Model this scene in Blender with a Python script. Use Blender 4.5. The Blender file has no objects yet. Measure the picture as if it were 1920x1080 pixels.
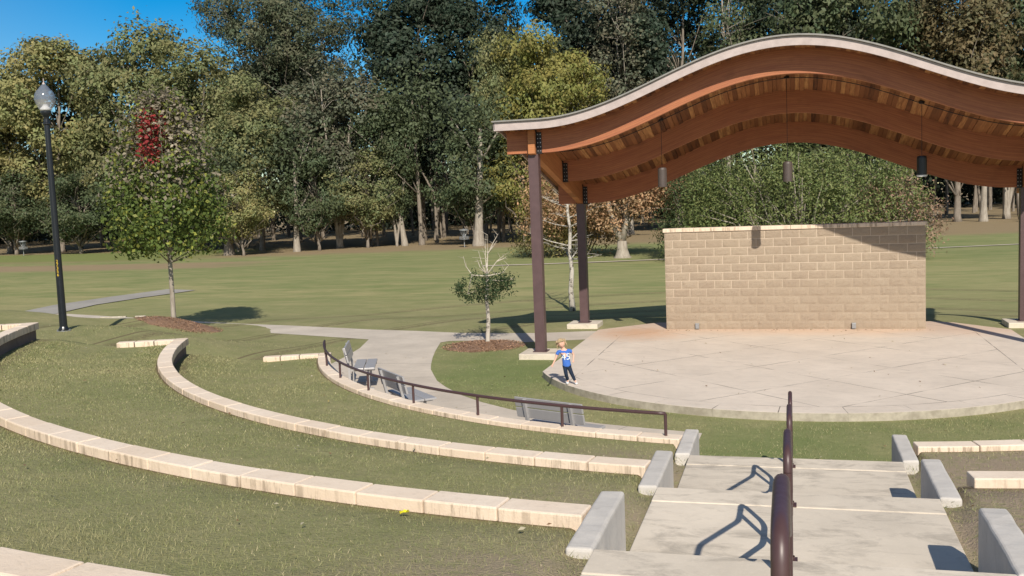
import bpy, bmesh, math, random
import numpy as np
from mathutils import Vector, Matrix
from mathutils.geometry import tessellate_polygon
random.seed(7)
PI=math.pi
S=bpy.context.scene
COL=S.collection
CX,CY=0.099,-4.019          # centre of the amphitheatre rings
TH0=68.0                    # angle at which the seat walls end
RING=[(9.404,9.635,0.618),(12.079,12.310,1.047),(14.789,15.020,1.495),(17.661,17.892,2.021)]
def sm(a,b,x):
    t=np.clip((x-a)/(b-a),0,1); return t*t*(3-2*t)

# ------------------------------------------------------------------ terrain
def terr(r):
    xs=[0,9.51,9.53,12.18,12.21,14.89,14.92,17.76,17.79,20.3,22,500]
    zs=[-.13,-.13,.548,.74,.957,1.18,1.395,1.71,1.92,1.99,2.0,2.0]
    return np.interp(r,xs,zs)
def hgt(x,y):
    x=np.asarray(x,float); y=np.asarray(y,float)
    dx=x-CX; dy=y-CY; r=np.hypot(dx,dy); th=np.abs(np.degrees(np.arctan2(-dx,-dy)))
    field=-.13-.27*sm(2.6,7,y)+.2*sm(12,28,y)+.05*np.sin(x*.11)*np.sin(y*.09+1)*sm(20,45,r)
    outer=field+(.93)*sm(10.6,16.5,r)*(1-sm(86,102,th))
    outer=outer+.46*np.exp(-((x+17.7)**2/2.6+(y+.7)**2/2.2))+.66*np.exp(-((x+21.2)**2/7+(y+1.8)**2/4.0))
    inner=terr(r)
    for a,b,z in RING: inner=inner-.10*sm(52,67,th)*sm(b,b+.9,r)*(1-sm(b+1.3,b+2.2,r))
    w=np.full_like(r,5.0)
    for a,b,z in RING: w=np.where((r>a-.05)&(r<b+1.1),.35,w)
    k=1-sm(TH0,TH0+w,th)
    far=sm(26,60,r)
    inner=inner*(1-far)+field*far*0+inner*far
    h=outer*(1-k)+inner*k
    # the turf falls to the level of the landings beside the steps
    sy=np.interp(-y,[12.2,13.2,14.24,16.0,16.86,18.7,19.52,21.4,22.2,30],[-.13,-.13,.585,.585,1.01,1.01,1.455,1.455,1.98,1.98])
    near=1-sm(1.15,1.33,np.abs(x)); near=near*(y<-12.2)
    h=np.where(near>0,np.minimum(h,sy)*near+h*(1-near),h)
    under=(np.abs(x)<1.0)&(y<-12.9)
    return np.where(under,h-.12,h)

# ------------------------------------------------------------------ mesh helpers
class MB:
    def __init__(s): s.v=[]; s.f=[]; s.m=[]; s.uv=None
    def add(s,vs,fs,m=0):
        b=len(s.v); s.v+= [tuple(v) for v in vs]; s.f+=[tuple(b+i for i in f) for f in fs]; s.m+=[m]*len(fs); return b
    def box(s,x0,x1,y0,y1,z0,z1,m=0,M=None):
        vs=[(x,y,z) for z in (z0,z1) for y in (y0,y1) for x in (x0,x1)]
        if M is not None: vs=[tuple(M@Vector(v)) for v in vs]
        s.add(vs,[(0,2,3,1),(4,5,7,6),(0,1,5,4),(2,6,7,3),(0,4,6,2),(1,3,7,5)],m)
    def tube(s,path,rad,n=8,m=0,caps=True,square=False):
        path=[Vector(p) for p in path]; k=len(path)
        rad=rad if hasattr(rad,'__len__') else [rad]*k
        rings=[]; up=Vector((0,0,1)); prev=None
        for i,p in enumerate(path):
            t=(path[min(i+1,k-1)]-path[max(i-1,0)]).normalized()
            if prev is None:
                a=up.cross(t)
                if a.length<.1: a=Vector((1,0,0)).cross(t)
                a.normalize()
            else:
                a=prev-t*prev.dot(t); a.normalize()
            prev=a; b=t.cross(a)
            off=PI/n if square else 0
            rings.append([p+(a*math.cos(2*PI*j/n+off)+b*math.sin(2*PI*j/n+off))*rad[i] for j in range(n)])
        vs=[v for r in rings for v in r]; fs=[]
        for i in range(k-1):
            for j in range(n):
                fs.append((i*n+j,i*n+(j+1)%n,(i+1)*n+(j+1)%n,(i+1)*n+j))
        if caps: fs.append(tuple(range(n-1,-1,-1))); fs.append(tuple((k-1)*n+j for j in range(n)))
        s.add(vs,fs,m)
    def lathe(s,prof,n=20,m=0,c=(0,0,0)):
        vs=[(c[0]+r*math.cos(2*PI*j/n),c[1]+r*math.sin(2*PI*j/n),c[2]+z) for r,z in prof for j in range(n)]
        fs=[(i*n+j,i*n+(j+1)%n,(i+1)*n+(j+1)%n,(i+1)*n+j) for i in range(len(prof)-1) for j in range(n)]
        s.add(vs,fs,m)
    def poly(s,pts,z0,z1,m=0):
        n=len(pts); tris=tessellate_polygon([[Vector((p[0],p[1],0)) for p in pts]])
        vs=[(p[0],p[1],z1) for p in pts]+[(p[0],p[1],z0) for p in pts]
        area=sum(pts[i][0]*pts[(i+1)%n][1]-pts[(i+1)%n][0]*pts[i][1] for i in range(n))
        fs=[]
        for t in tris:
            a,b,c=[pts[i] for i in t]
            ccw=(b[0]-a[0])*(c[1]-a[1])-(b[1]-a[1])*(c[0]-a[0])>0
            t=tuple(t) if ccw else tuple(t)[::-1]
            fs.append(t); 
            if z0<z1: fs.append(tuple(n+i for i in t[::-1]))
        if z0<z1:
            for i in range(n):
                j=(i+1)%n
                fs.append((i,n+i,n+j,j) if area>0 else (i,j,n+j,n+i))
        else: vs=vs[:n]
        s.add(vs,fs,m)
    def build(s,name,mats,parent=None,smooth=False,bevel=0,seg=2,ang=30):
        me=bpy.data.meshes.new(name); me.from_pydata(s.v,[],s.f)
        if not isinstance(mats,(list,tuple)): mats=[mats]
        for m in mats: me.materials.append(m)
        if len(mats)>1: me.polygons.foreach_set('material_index',s.m)
        if smooth: me.polygons.foreach_set('use_smooth',[True]*len(s.f))
        me.update()
        o=bpy.data.objects.new(name,me); COL.objects.link(o)
        if parent: o.parent=parent
        if bevel:
            b=o.modifiers.new('bevel','BEVEL'); b.width=bevel; b.segments=seg; b.limit_method='ANGLE'; b.angle_limit=math.radians(ang)
        return o
def npmesh(name,V,F,mats,col=None,parent=None,smooth=False,mi=None):
    """V (n,3), F (m,k) constant-size faces"""
    me=bpy.data.meshes.new(name); V=np.ascontiguousarray(V,np.float32); F=np.ascontiguousarray(F,np.int32)
    me.vertices.add(len(V)); me.vertices.foreach_set('co',V.ravel())
    k=F.shape[1]; me.loops.add(F.size); me.loops.foreach_set('vertex_index',F.ravel())
    me.polygons.add(len(F)); me.polygons.foreach_set('loop_start',np.arange(0,F.size,k,dtype=np.int32))
    try: me.polygons.foreach_set('loop_total',np.full(len(F),k,np.int32))
    except Exception: pass
    if not isinstance(mats,(list,tuple)): mats=[mats]
    for m in mats: me.materials.append(m)
    if mi is not None: me.polygons.foreach_set('material_index',np.asarray(mi,np.int32))
    if smooth: me.polygons.foreach_set('use_smooth',np.ones(len(F),bool))
    me.update(calc_edges=True)
    if col is not None:
        a=me.attributes.new('leafcol','FLOAT_COLOR','POINT')
        c=np.ones((len(V),4),np.float32); c[:,:3]=col; a.data.foreach_set('color',c.ravel())
    o=bpy.data.objects.new(name,me); COL.objects.link(o)
    if parent: o.parent=parent
    return o
def thing(name,label,cat,loc=(0,0,0),rz=0,group=None):
    o=bpy.data.objects.new(name,None); COL.objects.link(o); o.location=loc; o.rotation_euler=(0,0,rz)
    o.empty_display_size=.2
    o['label']=label; o['category']=cat
    if group: o['group']=group
    return o
def tag(o,label=None,cat=None,group=None,kind=None):
    if label: o['label']=label
    if cat: o['category']=cat
    if group: o['group']=group
    if kind: o['kind']=kind
    return o

# ------------------------------------------------------------------ materials
def srgb(*c):
    return tuple(((x/255)/12.92 if x/255<=.04045 else ((x/255+.055)/1.055)**2.4) for x in c)+(1,)
class NT:
    def __init__(s,name):
        s.mat=bpy.data.materials.new(name); s.mat.use_nodes=True; s.t=s.mat.node_tree; s.t.nodes.clear()
        s.out=s.n('ShaderNodeOutputMaterial'); s.bsdf=s.n('ShaderNodeBsdfPrincipled'); s.l(s.bsdf.outputs[0],s.out.inputs[0])
        s.bsdf.inputs['Specular IOR Level'].default_value=.3
    def n(s,k,**kw):
        x=s.t.nodes.new(k)
        for a,b in kw.items(): setattr(x,a,b)
        return x
    def l(s,a,b): s.t.links.new(a,b)
    def co(s,kind='Object'): return s.n('ShaderNodeTexCoord').outputs[kind]
    def scale(s,v,sc):
        m=s.n('ShaderNodeMapping'); m.inputs['Scale'].default_value=sc; s.l(v,m.inputs['Vector']); return m.outputs[0]
    def noise(s,v,sc,det=4,rough=.55,dist=0):
        x=s.n('ShaderNodeTexNoise'); x.inputs['Scale'].default_value=sc; x.inputs['Detail'].default_value=det
        x.inputs['Roughness'].default_value=rough; x.inputs['Distortion'].default_value=dist
        s.l(v,x.inputs['Vector']); return x.outputs['Fac']
    def ramp(s,f,stops):
        x=s.n('ShaderNodeValToRGB'); e=x.color_ramp.elements
        while len(e)<len(stops): e.new(.5)
        for i,(p,c) in enumerate(stops): e[i].position=p; e[i].color=c if len(c)==4 else tuple(c)+(1,)
        s.l(f,x.inputs[0]); return x.outputs[0]
    def rng(s,f,a,b,c=0,d=1,clamp=True):
        x=s.n('ShaderNodeMapRange'); x.clamp=clamp
        for i,v in zip((1,2,3,4),(a,b,c,d)): x.inputs[i].default_value=v
        s.l(f,x.inputs[0]); return x.outputs[0]
    def mix(s,f,a,b,mode='MIX'):
        x=s.n('ShaderNodeMix',data_type='RGBA',blend_type=mode)
        if isinstance(f,(int,float)): x.inputs[0].default_value=f
        else: s.l(f,x.inputs[0])
        for i,v in ((6,a),(7,b)):
            if isinstance(v,tuple): x.inputs[i].default_value=v
            else: s.l(v,x.inputs[i])
        return x.outputs[2]
    def math(s,op,a,b=None,c=None):
        x=s.n('ShaderNodeMath',operation=op)
        for i,v in enumerate((a,b,c)):
            if v is None: continue
            if isinstance(v,(int,float)): x.inputs[i].default_value=v
            else: s.l(v,x.inputs[i])
        return x.outputs[0]
    def col(s,c):
        if isinstance(c,tuple): s.bsdf.inputs['Base Color'].default_value=c
        else: s.l(c,s.bsdf.inputs['Base Color'])
    def rough(s,r):
        if isinstance(r,(int,float)): s.bsdf.inputs['Roughness'].default_value=r
        else: s.l(r,s.bsdf.inputs['Roughness'])
    def bump(s,h,dist=.01,st=1.0):
        b=s.n('ShaderNodeBump'); b.inputs['Distance'].default_value=dist; b.inputs['Strength'].default_value=st
        s.l(h,b.inputs['Height']); s.l(b.outputs[0],s.bsdf.inputs['Normal'])
def rgb(r,g,b): return (r,g,b,1)

def m_ground():
    t=NT('lawn'); p=t.n('ShaderNodeNewGeometry').outputs['Position']
    n1=t.noise(p,.35,4,.6); n2=t.noise(p,1.7,5,.65); n3=t.noise(p,9,4,.7); n4=t.noise(p,45,3,.7)
    st=t.noise(t.scale(p,(.14,.5,1)),1,4,.6,.8)
    green=rgb(.215,.240,.096); straw=rgb(.375,.345,.18); far=rgb(.150,.185,.068)
    f=t.math('ADD',t.math('MULTIPLY',n2,.6),t.math('MULTIPLY',n1,.6))
    c=t.mix(t.rng(f,.45,.75),green,straw)
    c=t.mix(t.rng(n3,.35,.8),c,rgb(.255,.245,.125))
    c=t.mix(t.math('MULTIPLY',t.rng(n4,.5,.75),.5),c,rgb(.42,.39,.24))
    # mown stripes further out on the field
    sep=t.n('ShaderNodeSeparateXYZ'); t.l(p,sep.inputs[0])
    far_f=t.rng(sep.outputs[1],3,14); n5=t.noise(t.scale(p,(.6,2.4,1)),2.2,5,.7)
    st2=t.noise(t.scale(p,(.35,1.1,1)),1,4,.65,.6)
    cf=t.mix(t.rng(t.math('ADD',t.math('MULTIPLY',st,.5),t.math('MULTIPLY',st2,.5)),.40,.60),rgb(.215,.260,.100),rgb(.415,.375,.185))
    cf=t.mix(t.math('MULTIPLY',t.rng(n3,.3,.8),.3),cf,rgb(.30,.28,.15)); cf=t.mix(t.math('MULTIPLY',t.rng(n5,.52,.75),.55),cf,rgb(.22,.19,.085)); cf=t.mix(t.math('MULTIPLY',t.rng(n5,.25,.45,1,0),.35),cf,rgb(.50,.44,.25))
    cf=t.mix(t.math('MULTIPLY',t.rng(t.math('ADD',sep.outputs[1],t.math('MULTIPLY',n1,14)),20,34),.6),cf,t.mix(t.rng(st2,.35,.65),rgb(.165,.225,.085),rgb(.27,.285,.13)))
    c=t.mix(t.math('MULTIPLY',far_f,.85),c,cf)
    # bare earth by the steps on the right and round the cheek walls
    def spot(x,y,r,soft=.6):
        v=t.n('ShaderNodeVectorMath',operation='DISTANCE'); t.l(p,v.inputs[0]); v.inputs[1].default_value=(x,y,1.0)
        return t.rng(t.math('ADD',v.outputs['Value'],t.math('MULTIPLY',n2,1.6)),r+1.15-soft,r+1.15+soft,1,0)
    e=spot(2.6,-16.0,1.6)
    for a in ((3.2,-18.3,1.5),(2.2,-14.6,1.0),(1.5,-17.6,.6),(-1.5,-14.9,.5),(-1.35,-17.6,.25),(1.5,-13,.4),(-1.35,-20.3,.5),(2.8,-13.9,.9)):
        e=t.math('MAXIMUM',e,spot(*a))
    e=t.math('MULTIPLY',e,t.rng(n3,.25,.5))
    c=t.mix(t.math('MULTIPLY',e,.95),c,rgb(.38,.30,.22))
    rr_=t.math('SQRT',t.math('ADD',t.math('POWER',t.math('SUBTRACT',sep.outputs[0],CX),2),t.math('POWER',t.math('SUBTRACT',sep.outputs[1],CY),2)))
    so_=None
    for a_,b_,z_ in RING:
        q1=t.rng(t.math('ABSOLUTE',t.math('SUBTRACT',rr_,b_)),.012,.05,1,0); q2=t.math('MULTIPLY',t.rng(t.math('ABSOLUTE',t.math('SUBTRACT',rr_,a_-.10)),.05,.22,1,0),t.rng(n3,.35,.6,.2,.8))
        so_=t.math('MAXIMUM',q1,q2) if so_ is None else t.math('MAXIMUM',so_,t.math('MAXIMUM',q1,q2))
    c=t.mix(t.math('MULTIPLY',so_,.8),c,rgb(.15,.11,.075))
    # greener turf in the shelter of the stage
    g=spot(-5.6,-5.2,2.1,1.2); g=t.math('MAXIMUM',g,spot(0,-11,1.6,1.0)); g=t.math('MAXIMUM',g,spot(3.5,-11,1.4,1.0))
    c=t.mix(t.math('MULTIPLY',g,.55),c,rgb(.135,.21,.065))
    # leaf litter / pine straw under the wood
    lit=t.rng(t.math('ADD',sep.outputs[1],t.math('ADD',t.math('MULTIPLY',n1,6),t.math('MULTIPLY',sep.outputs[0],-.11))),47,51)
    c=t.mix(t.math('MULTIPLY',lit,.8),c,rgb(.32,.23,.15))
    bx_=t.math('ADD',sep.outputs[0],t.math('MULTIPLY',n1,9)); ln=t.math('ADD',t.math('ADD',sep.outputs[1],t.math('MULTIPLY',sep.outputs[0],.0)),t.math('MULTIPLY',n2,3))
    band=t.math('MULTIPLY',t.rng(t.math('ABSOLUTE',t.math('SUBTRACT',ln,34.5)),2.2,4.0,1,0),t.rng(bx_,-33,-27,1,0))
    c=t.mix(t.math('MULTIPLY',band,.7),c,rgb(.36,.25,.175))
    gb=t.math('MULTIPLY',t.rng(sep.outputs[1],39,42,0,1),t.rng(sep.outputs[0],-48,-42,1,0))
    gb=t.math('MULTIPLY',gb,t.rng(sep.outputs[1],52,55,1,0))
    c=t.mix(t.math('MULTIPLY',gb,.8),c,t.mix(t.rng(n3,.3,.7),rgb(.16,.23,.065),rgb(.23,.27,.09)))
    t.col(c); t.rough(.95); t.bsdf.inputs['Specular IOR Level'].default_value=.08
    t.bump(t.math('ADD',t.math('MULTIPLY',n4,.6),t.math('MULTIPLY',n3,.6)),.03,.9)
    return t.mat
def m_concrete(name,base,var=.12,stain=.25,sc=1.0,joints=False,scored=False):
    t=NT(name); p=t.n('ShaderNodeNewGeometry').outputs['Position']
    n1=t.noise(p,.9*sc,5,.6); n2=t.noise(p,7*sc,5,.65); n3=t.noise(p,60,3,.6); n0=t.noise(t.scale(p,(1,2.2,1)),2.2*sc,6,.7,.6)
    d=tuple(x*(1-var*1.6) for x in base[:3])+(1,); l=tuple(min(1,x*(1+var)) for x in base[:3])+(1,)
    c=t.mix(t.rng(n1,.3,.7),d,l)
    c=t.mix(t.math('MULTIPLY',t.rng(n2,.5,.8),.5),c,tuple(x*.78 for x in base[:3])+(1,))
    c=t.mix(t.math('MULTIPLY',t.rng(n0,.50,.66),stain),c,tuple(x*.42 for x in base[:3])+(1,))
    c=t.mix(t.math('MULTIPLY',t.rng(n3,.55,.75),.25),c,tuple(min(1,x*1.25) for x in base[:3])+(1,))
    h=t.math('ADD',t.math('MULTIPLY',n3,.4),n2)
    if scored:
        sep=t.n('ShaderNodeSeparateXYZ'); t.l(p,sep.inputs[0]); X,Y=sep.outputs[0],sep.outputs[1]
        # radius from the stage centre : an edge band is scored off the diamond field
        rr=t.math('SQRT',t.math('ADD',t.math('POWER',t.math('SUBTRACT',X,CX),2),t.math('POWER',t.math('SUBTRACT',Y,CY),2)))
        inner=t.math('MULTIPLY',t.math('LESS_THAN',t.math('MULTIPLY',rr,t.math('LESS_THAN',Y,CY-1.5)),4.82),t.math('LESS_THAN',t.math('ABSOLUTE',X),4.02))
        def lines(v,step,off,w):
            q=t.math('PINGPONG',t.math('ADD',v,off),step/2); return t.math('LESS_THAN',t.math('ABSOLUTE',t.math('SUBTRACT',q,0)),w)
        u=t.math('MULTIPLY',t.math('ADD',X,Y),.7071); w=t.math('MULTIPLY',t.math('SUBTRACT',X,Y),.7071)
        A=t.math('MAXIMUM',lines(u,1.75,5.95+.0,.010),lines(w,1.75,-5.0,.010))
        A=t.math('MULTIPLY',A,inner)
        B=t.math('MULTIPLY',t.math('LESS_THAN',t.math('ABSOLUTE',t.math('SUBTRACT',rr,4.82)),.008),t.math('LESS_THAN',Y,CY-1.5))
        B2=t.math('MULTIPLY',t.math('LESS_THAN',t.math('ABSOLUTE',t.math('SUBTRACT',t.math('ABSOLUTE',X),4.03)),.008),t.math('LESS_THAN',Y,0))
        ang=t.math('ARCTAN2',t.math('SUBTRACT',X,CX),t.math('SUBTRACT',CY,Y))
        Cc=t.math('MULTIPLY',t.math('MULTIPLY',lines(ang,.1955,.06,.0014),t.math('GREATER_THAN',rr,4.82)),t.math('LESS_THAN',Y,CY-1.5))
        J=t.math('MAXIMUM',t.math('MAXIMUM',A,B),t.math('MAXIMUM',B2,Cc))
        jn=t.math('MULTIPLY',J,t.rng(t.noise(p,1.3,3,.5),.42,.6,.08,.9))
        c=t.mix(jn,c,rgb(.10,.085,.07))
        # ochre washed-down soil at the back left corner and along the wall foot
        v=t.n('ShaderNodeVectorMath',operation='DISTANCE'); t.l(p,v.inputs[0]); v.inputs[1].default_value=(-3.7,-.5,0)
        s1=t.rng(t.math('ADD',v.outputs['Value'],t.math('MULTIPLY',n2,1.8)),1.2,2.7,1,0)
        s2=t.math('MULTIPLY',t.rng(t.math('ADD',Y,t.math('MULTIPLY',n1,1.6)),-.6,.6,0,.55),1)
        c=t.mix(t.math('MULTIPLY',t.math('MAXIMUM',s1,s2),.75),c,rgb(.62,.36,.20))
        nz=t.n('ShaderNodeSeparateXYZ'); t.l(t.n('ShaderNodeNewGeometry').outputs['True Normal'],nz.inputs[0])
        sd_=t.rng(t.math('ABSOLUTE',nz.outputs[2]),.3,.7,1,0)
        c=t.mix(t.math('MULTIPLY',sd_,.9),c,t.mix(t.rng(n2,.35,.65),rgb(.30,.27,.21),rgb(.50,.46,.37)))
        h=t.math('SUBTRACT',h,t.math('MULTIPLY',J,2))
    if joints:
        sep=t.n('ShaderNodeSeparateXYZ'); t.l(p,sep.inputs[0]); X,Y=sep.outputs[0],sep.outputs[1]
        rr=t.math('SQRT',t.math('ADD',t.math('POWER',t.math('SUBTRACT',X,CX),2),t.math('POWER',t.math('SUBTRACT',Y,CY),2)))
        ang=t.math('ARCTAN2',t.math('SUBTRACT',CX,X),t.math('SUBTRACT',CY,Y))
        q=t.math('PINGPONG',t.math('ADD',ang,.03),.11)
        J=t.math('MULTIPLY',t.math('LESS_THAN',q,.0011),t.math('LESS_THAN',t.math('ABSOLUTE',ang),1.7))
        c=t.mix(t.math('MULTIPLY',J,.8),c,rgb(.2,.18,.15))
    t.col(c); t.rough(.85); t.bump(h,.006,.5); return t.mat
def m_stone():
    t=NT('cast_stone'); g=t.n('ShaderNodeNewGeometry'); p=g.outputs['Position']
    n1=t.noise(p,1.5,4,.6); n2=t.noise(p,16,5,.7); n3=t.noise(p,80,3,.6)
    ri=g.outputs['Random Per Island']
    c=t.mix(t.rng(n1,.3,.7),rgb(.78,.65,.52),rgb(.90,.785,.655))
    c=t.mix(t.math('MULTIPLY',ri,.5),c,rgb(.76,.61,.46))
    c=t.mix(t.math('MULTIPLY',t.rng(n2,.52,.75),.35),c,rgb(.50,.41,.31))
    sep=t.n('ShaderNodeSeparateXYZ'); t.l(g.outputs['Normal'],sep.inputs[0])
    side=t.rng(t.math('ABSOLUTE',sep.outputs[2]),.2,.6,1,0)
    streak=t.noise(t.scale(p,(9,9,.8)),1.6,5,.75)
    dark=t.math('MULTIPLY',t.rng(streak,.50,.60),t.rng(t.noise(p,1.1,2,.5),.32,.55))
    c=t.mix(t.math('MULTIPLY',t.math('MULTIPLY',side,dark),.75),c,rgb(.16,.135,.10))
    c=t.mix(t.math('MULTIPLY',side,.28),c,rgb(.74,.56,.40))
    t.col(c); t.rough(.85); t.bump(t.math('ADD',n2,t.math('MULTIPLY',n3,.6)),.006,.6); return t.mat
def m_cmu():
    t=NT('split_face_block'); g=t.n('ShaderNodeNewGeometry'); p=g.outputs['Position']; ri=g.outputs['Random Per Island']
    n1=t.noise(p,6,5,.7); n2=t.noise(p,45,4,.7); n0=t.noise(p,.6,3,.5)
    c=t.mix(t.rng(ri,0,1),rgb(.36,.285,.215),rgb(.44,.36,.275))
    c=t.mix(t.rng(n1,.35,.7),c,rgb(.40,.32,.24)); c=t.mix(t.math('MULTIPLY',t.rng(n2,.5,.72),.6),c,rgb(.29,.225,.165))
    c=t.mix(t.math('MULTIPLY',t.rng(n0,.4,.65),.3),c,rgb(.46,.375,.28))
    t.col(c); t.rough(.95); t.bump(t.math('ADD',n1,n2),.02,.9); return t.mat
def m_mortar():
    t=NT('wall_mortar'); p=t.n('ShaderNodeNewGeometry').outputs['Position']
    sep=t.n('ShaderNodeSeparateXYZ'); t.l(p,sep.inputs[0])
    n=t.noise(p,2.2,4,.6)
    q=t.math('ADD',t.math('ADD',sep.outputs[2],t.math('MULTIPLY',sep.outputs[0],-.14)),t.math('MULTIPLY',n,.8))
    c=t.mix(t.rng(q,1.25,1.8),rgb(.40,.32,.24),rgb(.66,.55,.43)); t.col(c); t.rough(.95); return t.mat
def m_wood(name,a,b,dark=.5,lam=True):
    t=NT(name); uv=t.n('ShaderNodeUVMap').outputs[0]; g=t.n('ShaderNodeNewGeometry')
    n1=t.noise(t.scale(uv,(.7,14,1)),1.5,5,.65,.3); n2=t.noise(t.scale(uv,(1.2,3,1)),1,3,.6); n3=t.noise(t.scale(uv,(6,90,1)),1,3,.6)
    c=t.mix(t.rng(n1,.3,.7),a,b)
    c=t.mix(t.math('MULTIPLY',t.rng(n3,.5,.75),.35),c,tuple(x*.55 for x in a[:3])+(1,))
    c=t.mix(t.math('MULTIPLY',t.rng(n2,.58,.75),dark),c,tuple(x*.35 for x in a[:3])+(1,))
    c=t.mix(t.math('MULTIPLY',g.outputs['Random Per Island'],.35 if not lam else 0.0),c,tuple(x*.45 for x in a[:3])+(1,))
    if lam:
        sep=t.n('ShaderNodeSeparateXYZ'); t.l(uv,sep.inputs[0]); q=t.math('PINGPONG',sep.outputs[1],.0222)
        c=t.mix(t.math('MULTIPLY',t.math('LESS_THAN',q,.0022),.45),c,tuple(x*.4 for x in a[:3])+(1,))
    t.col(c); t.rough(.55); t.bsdf.inputs['Specular IOR Level'].default_value=.3; t.bump(n3,.003,.4); return t.mat
def m_plank():
    t=NT('deck_plank'); g=t.n('ShaderNodeNewGeometry'); p=g.outputs['Position']; ri=g.outputs['Random Per Island']
    n1=t.noise(t.scale(p,(18,1.2,4)),1.5,4,.65)
    c=t.ramp(ri,[(0,rgb(.06,.025,.015)),(.25,rgb(.20,.08,.035)),(.6,rgb(.40,.18,.075)),(.88,rgb(.58,.31,.13)),(1,rgb(.28,.11,.05))])
    c=t.mix(t.rng(n1,.35,.75),c,rgb(.22,.09,.04)); t.col(c); t.rough(.7); return t.mat
def m_metal(name,c,rough=.4,metallic=0,var=.15,spec=.5):
    t=NT(name); p=t.co(); n=t.noise(p,6,4,.6); n2=t.noise(p,40,2,.5)
    t.col(t.mix(t.rng(n,.3,.7),c,tuple(x*(1-var) for x in c[:3])+(1,)))
    t.rough(t.rng(n2,.2,.8,rough*.85,rough*1.2)); t.bsdf.inputs['Metallic'].default_value=metallic; t.bsdf.inputs['Specular IOR Level'].default_value=spec; return t.mat
def m_leaf(name='leaf',trans=.3):
    t=NT(name); oi=t.n('ShaderNodeObjectInfo'); a=t.n('ShaderNodeAttribute',attribute_name='leafcol')
    c=t.mix(1.0,oi.outputs['Color'],a.outputs['Color'],'MULTIPLY')
    t.col(c); t.rough(.55); t.bsdf.inputs['Specular IOR Level'].default_value=.25
    tr=t.n('ShaderNodeBsdfTranslucent'); t.l(c,tr.inputs[0]); mx=t.n('ShaderNodeMixShader'); mx.inputs[0].default_value=trans
    t.l(t.bsdf.outputs[0],mx.inputs[1]); t.l(tr.outputs[0],mx.inputs[2]); t.l(mx.outputs[0],t.out.inputs[0]); return t.mat
def m_bark(name,a,b,patch=None):
    t=NT(name); p=t.co(); n=t.noise(t.scale(p,(6,6,1.2)),1.4,5,.7); n2=t.noise(t.scale(p,(1,1,.8)),7,4,.7)
    c=t.mix(t.rng(n,.35,.65),a,b)
    if patch: c=t.mix(t.rng(n2,.52,.6),c,patch)
    t.col(c); t.rough(.95); t.bump(n,.03,.8); return t.mat

M={}
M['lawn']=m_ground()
M['slab']=m_concrete('stage_concrete',rgb(.72,.635,.545),.07,.14,.8,scored=True)
M['walk']=m_concrete('walk_concrete',rgb(.61,.54,.455),.10,.12,joints=True)
M['steps']=m_concrete('step_concrete',rgb(.71,.63,.52),.09,.6,.9)
M['cheek']=m_concrete('cheek_concrete',rgb(.60,.57,.53),.07,.25,1.6)
M['asphalt']=m_concrete('asphalt',rgb(.38,.36,.325),.1,.15)
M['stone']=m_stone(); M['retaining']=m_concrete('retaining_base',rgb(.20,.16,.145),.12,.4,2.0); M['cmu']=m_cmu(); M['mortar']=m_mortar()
M['beam']=m_wood('glulam',rgb(.34,.120,.066),rgb(.50,.20,.092),.4)
M['girder']=m_wood('girder_wood',rgb(.44,.17,.07),rgb(.58,.26,.11),.3)
M['plank']=m_plank()
M['fascia']=m_metal('fascia_paint',rgb(.56,.475,.455),.55,0,.2,.3)
M['roof']=m_metal('roof_sheet',rgb(.30,.29,.27),.5,0,.2)
M['post']=m_metal('brown_post_paint',rgb(.125,.078,.080),.38,0,.2,.5)
M['rail']=m_metal('brown_rail_paint',rgb(.085,.045,.046),.42,0,.2,.6)
M['black']=m_metal('black_paint',rgb(.016,.019,.024),.32,0,.2,.5)
M['steel']=m_metal('dark_steel',rgb(.03,.028,.03),.45,.3)
M['bolt']=m_metal('bolt_zinc',rgb(.6,.6,.62),.35,.8)
M['bronze']=m_metal('bronze_shade',rgb(.095,.075,.068),.45,0,.15)
M['alu']=m_metal('mill_aluminium',rgb(.50,.49,.49),.42,.25,.08)
M['white']=m_metal('white_enamel',rgb(.8,.8,.8),.4,0,.05)
M['zinc']=m_metal('galvanised',rgb(.42,.44,.46),.45,.6)
M['yellow']=m_metal('yellow_marking',rgb(.75,.50,.03),.6,0,.1)
M['leaf']=m_leaf(); M['blade']=m_leaf('grass_blade',.2)
M['bark']=m_bark('bark',rgb(.15,.125,.10),rgb(.31,.27,.225))
M['pale']=m_bark('pale_bark',rgb(.25,.215,.175),rgb(.42,.38,.32))
M['mottled']=m_bark('mottled_bark',rgb(.46,.42,.36),rgb(.60,.56,.49),rgb(.13,.11,.09))
M['twig']=m_bark('dead_twig',rgb(.42,.37,.30),rgb(.62,.57,.48))

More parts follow.
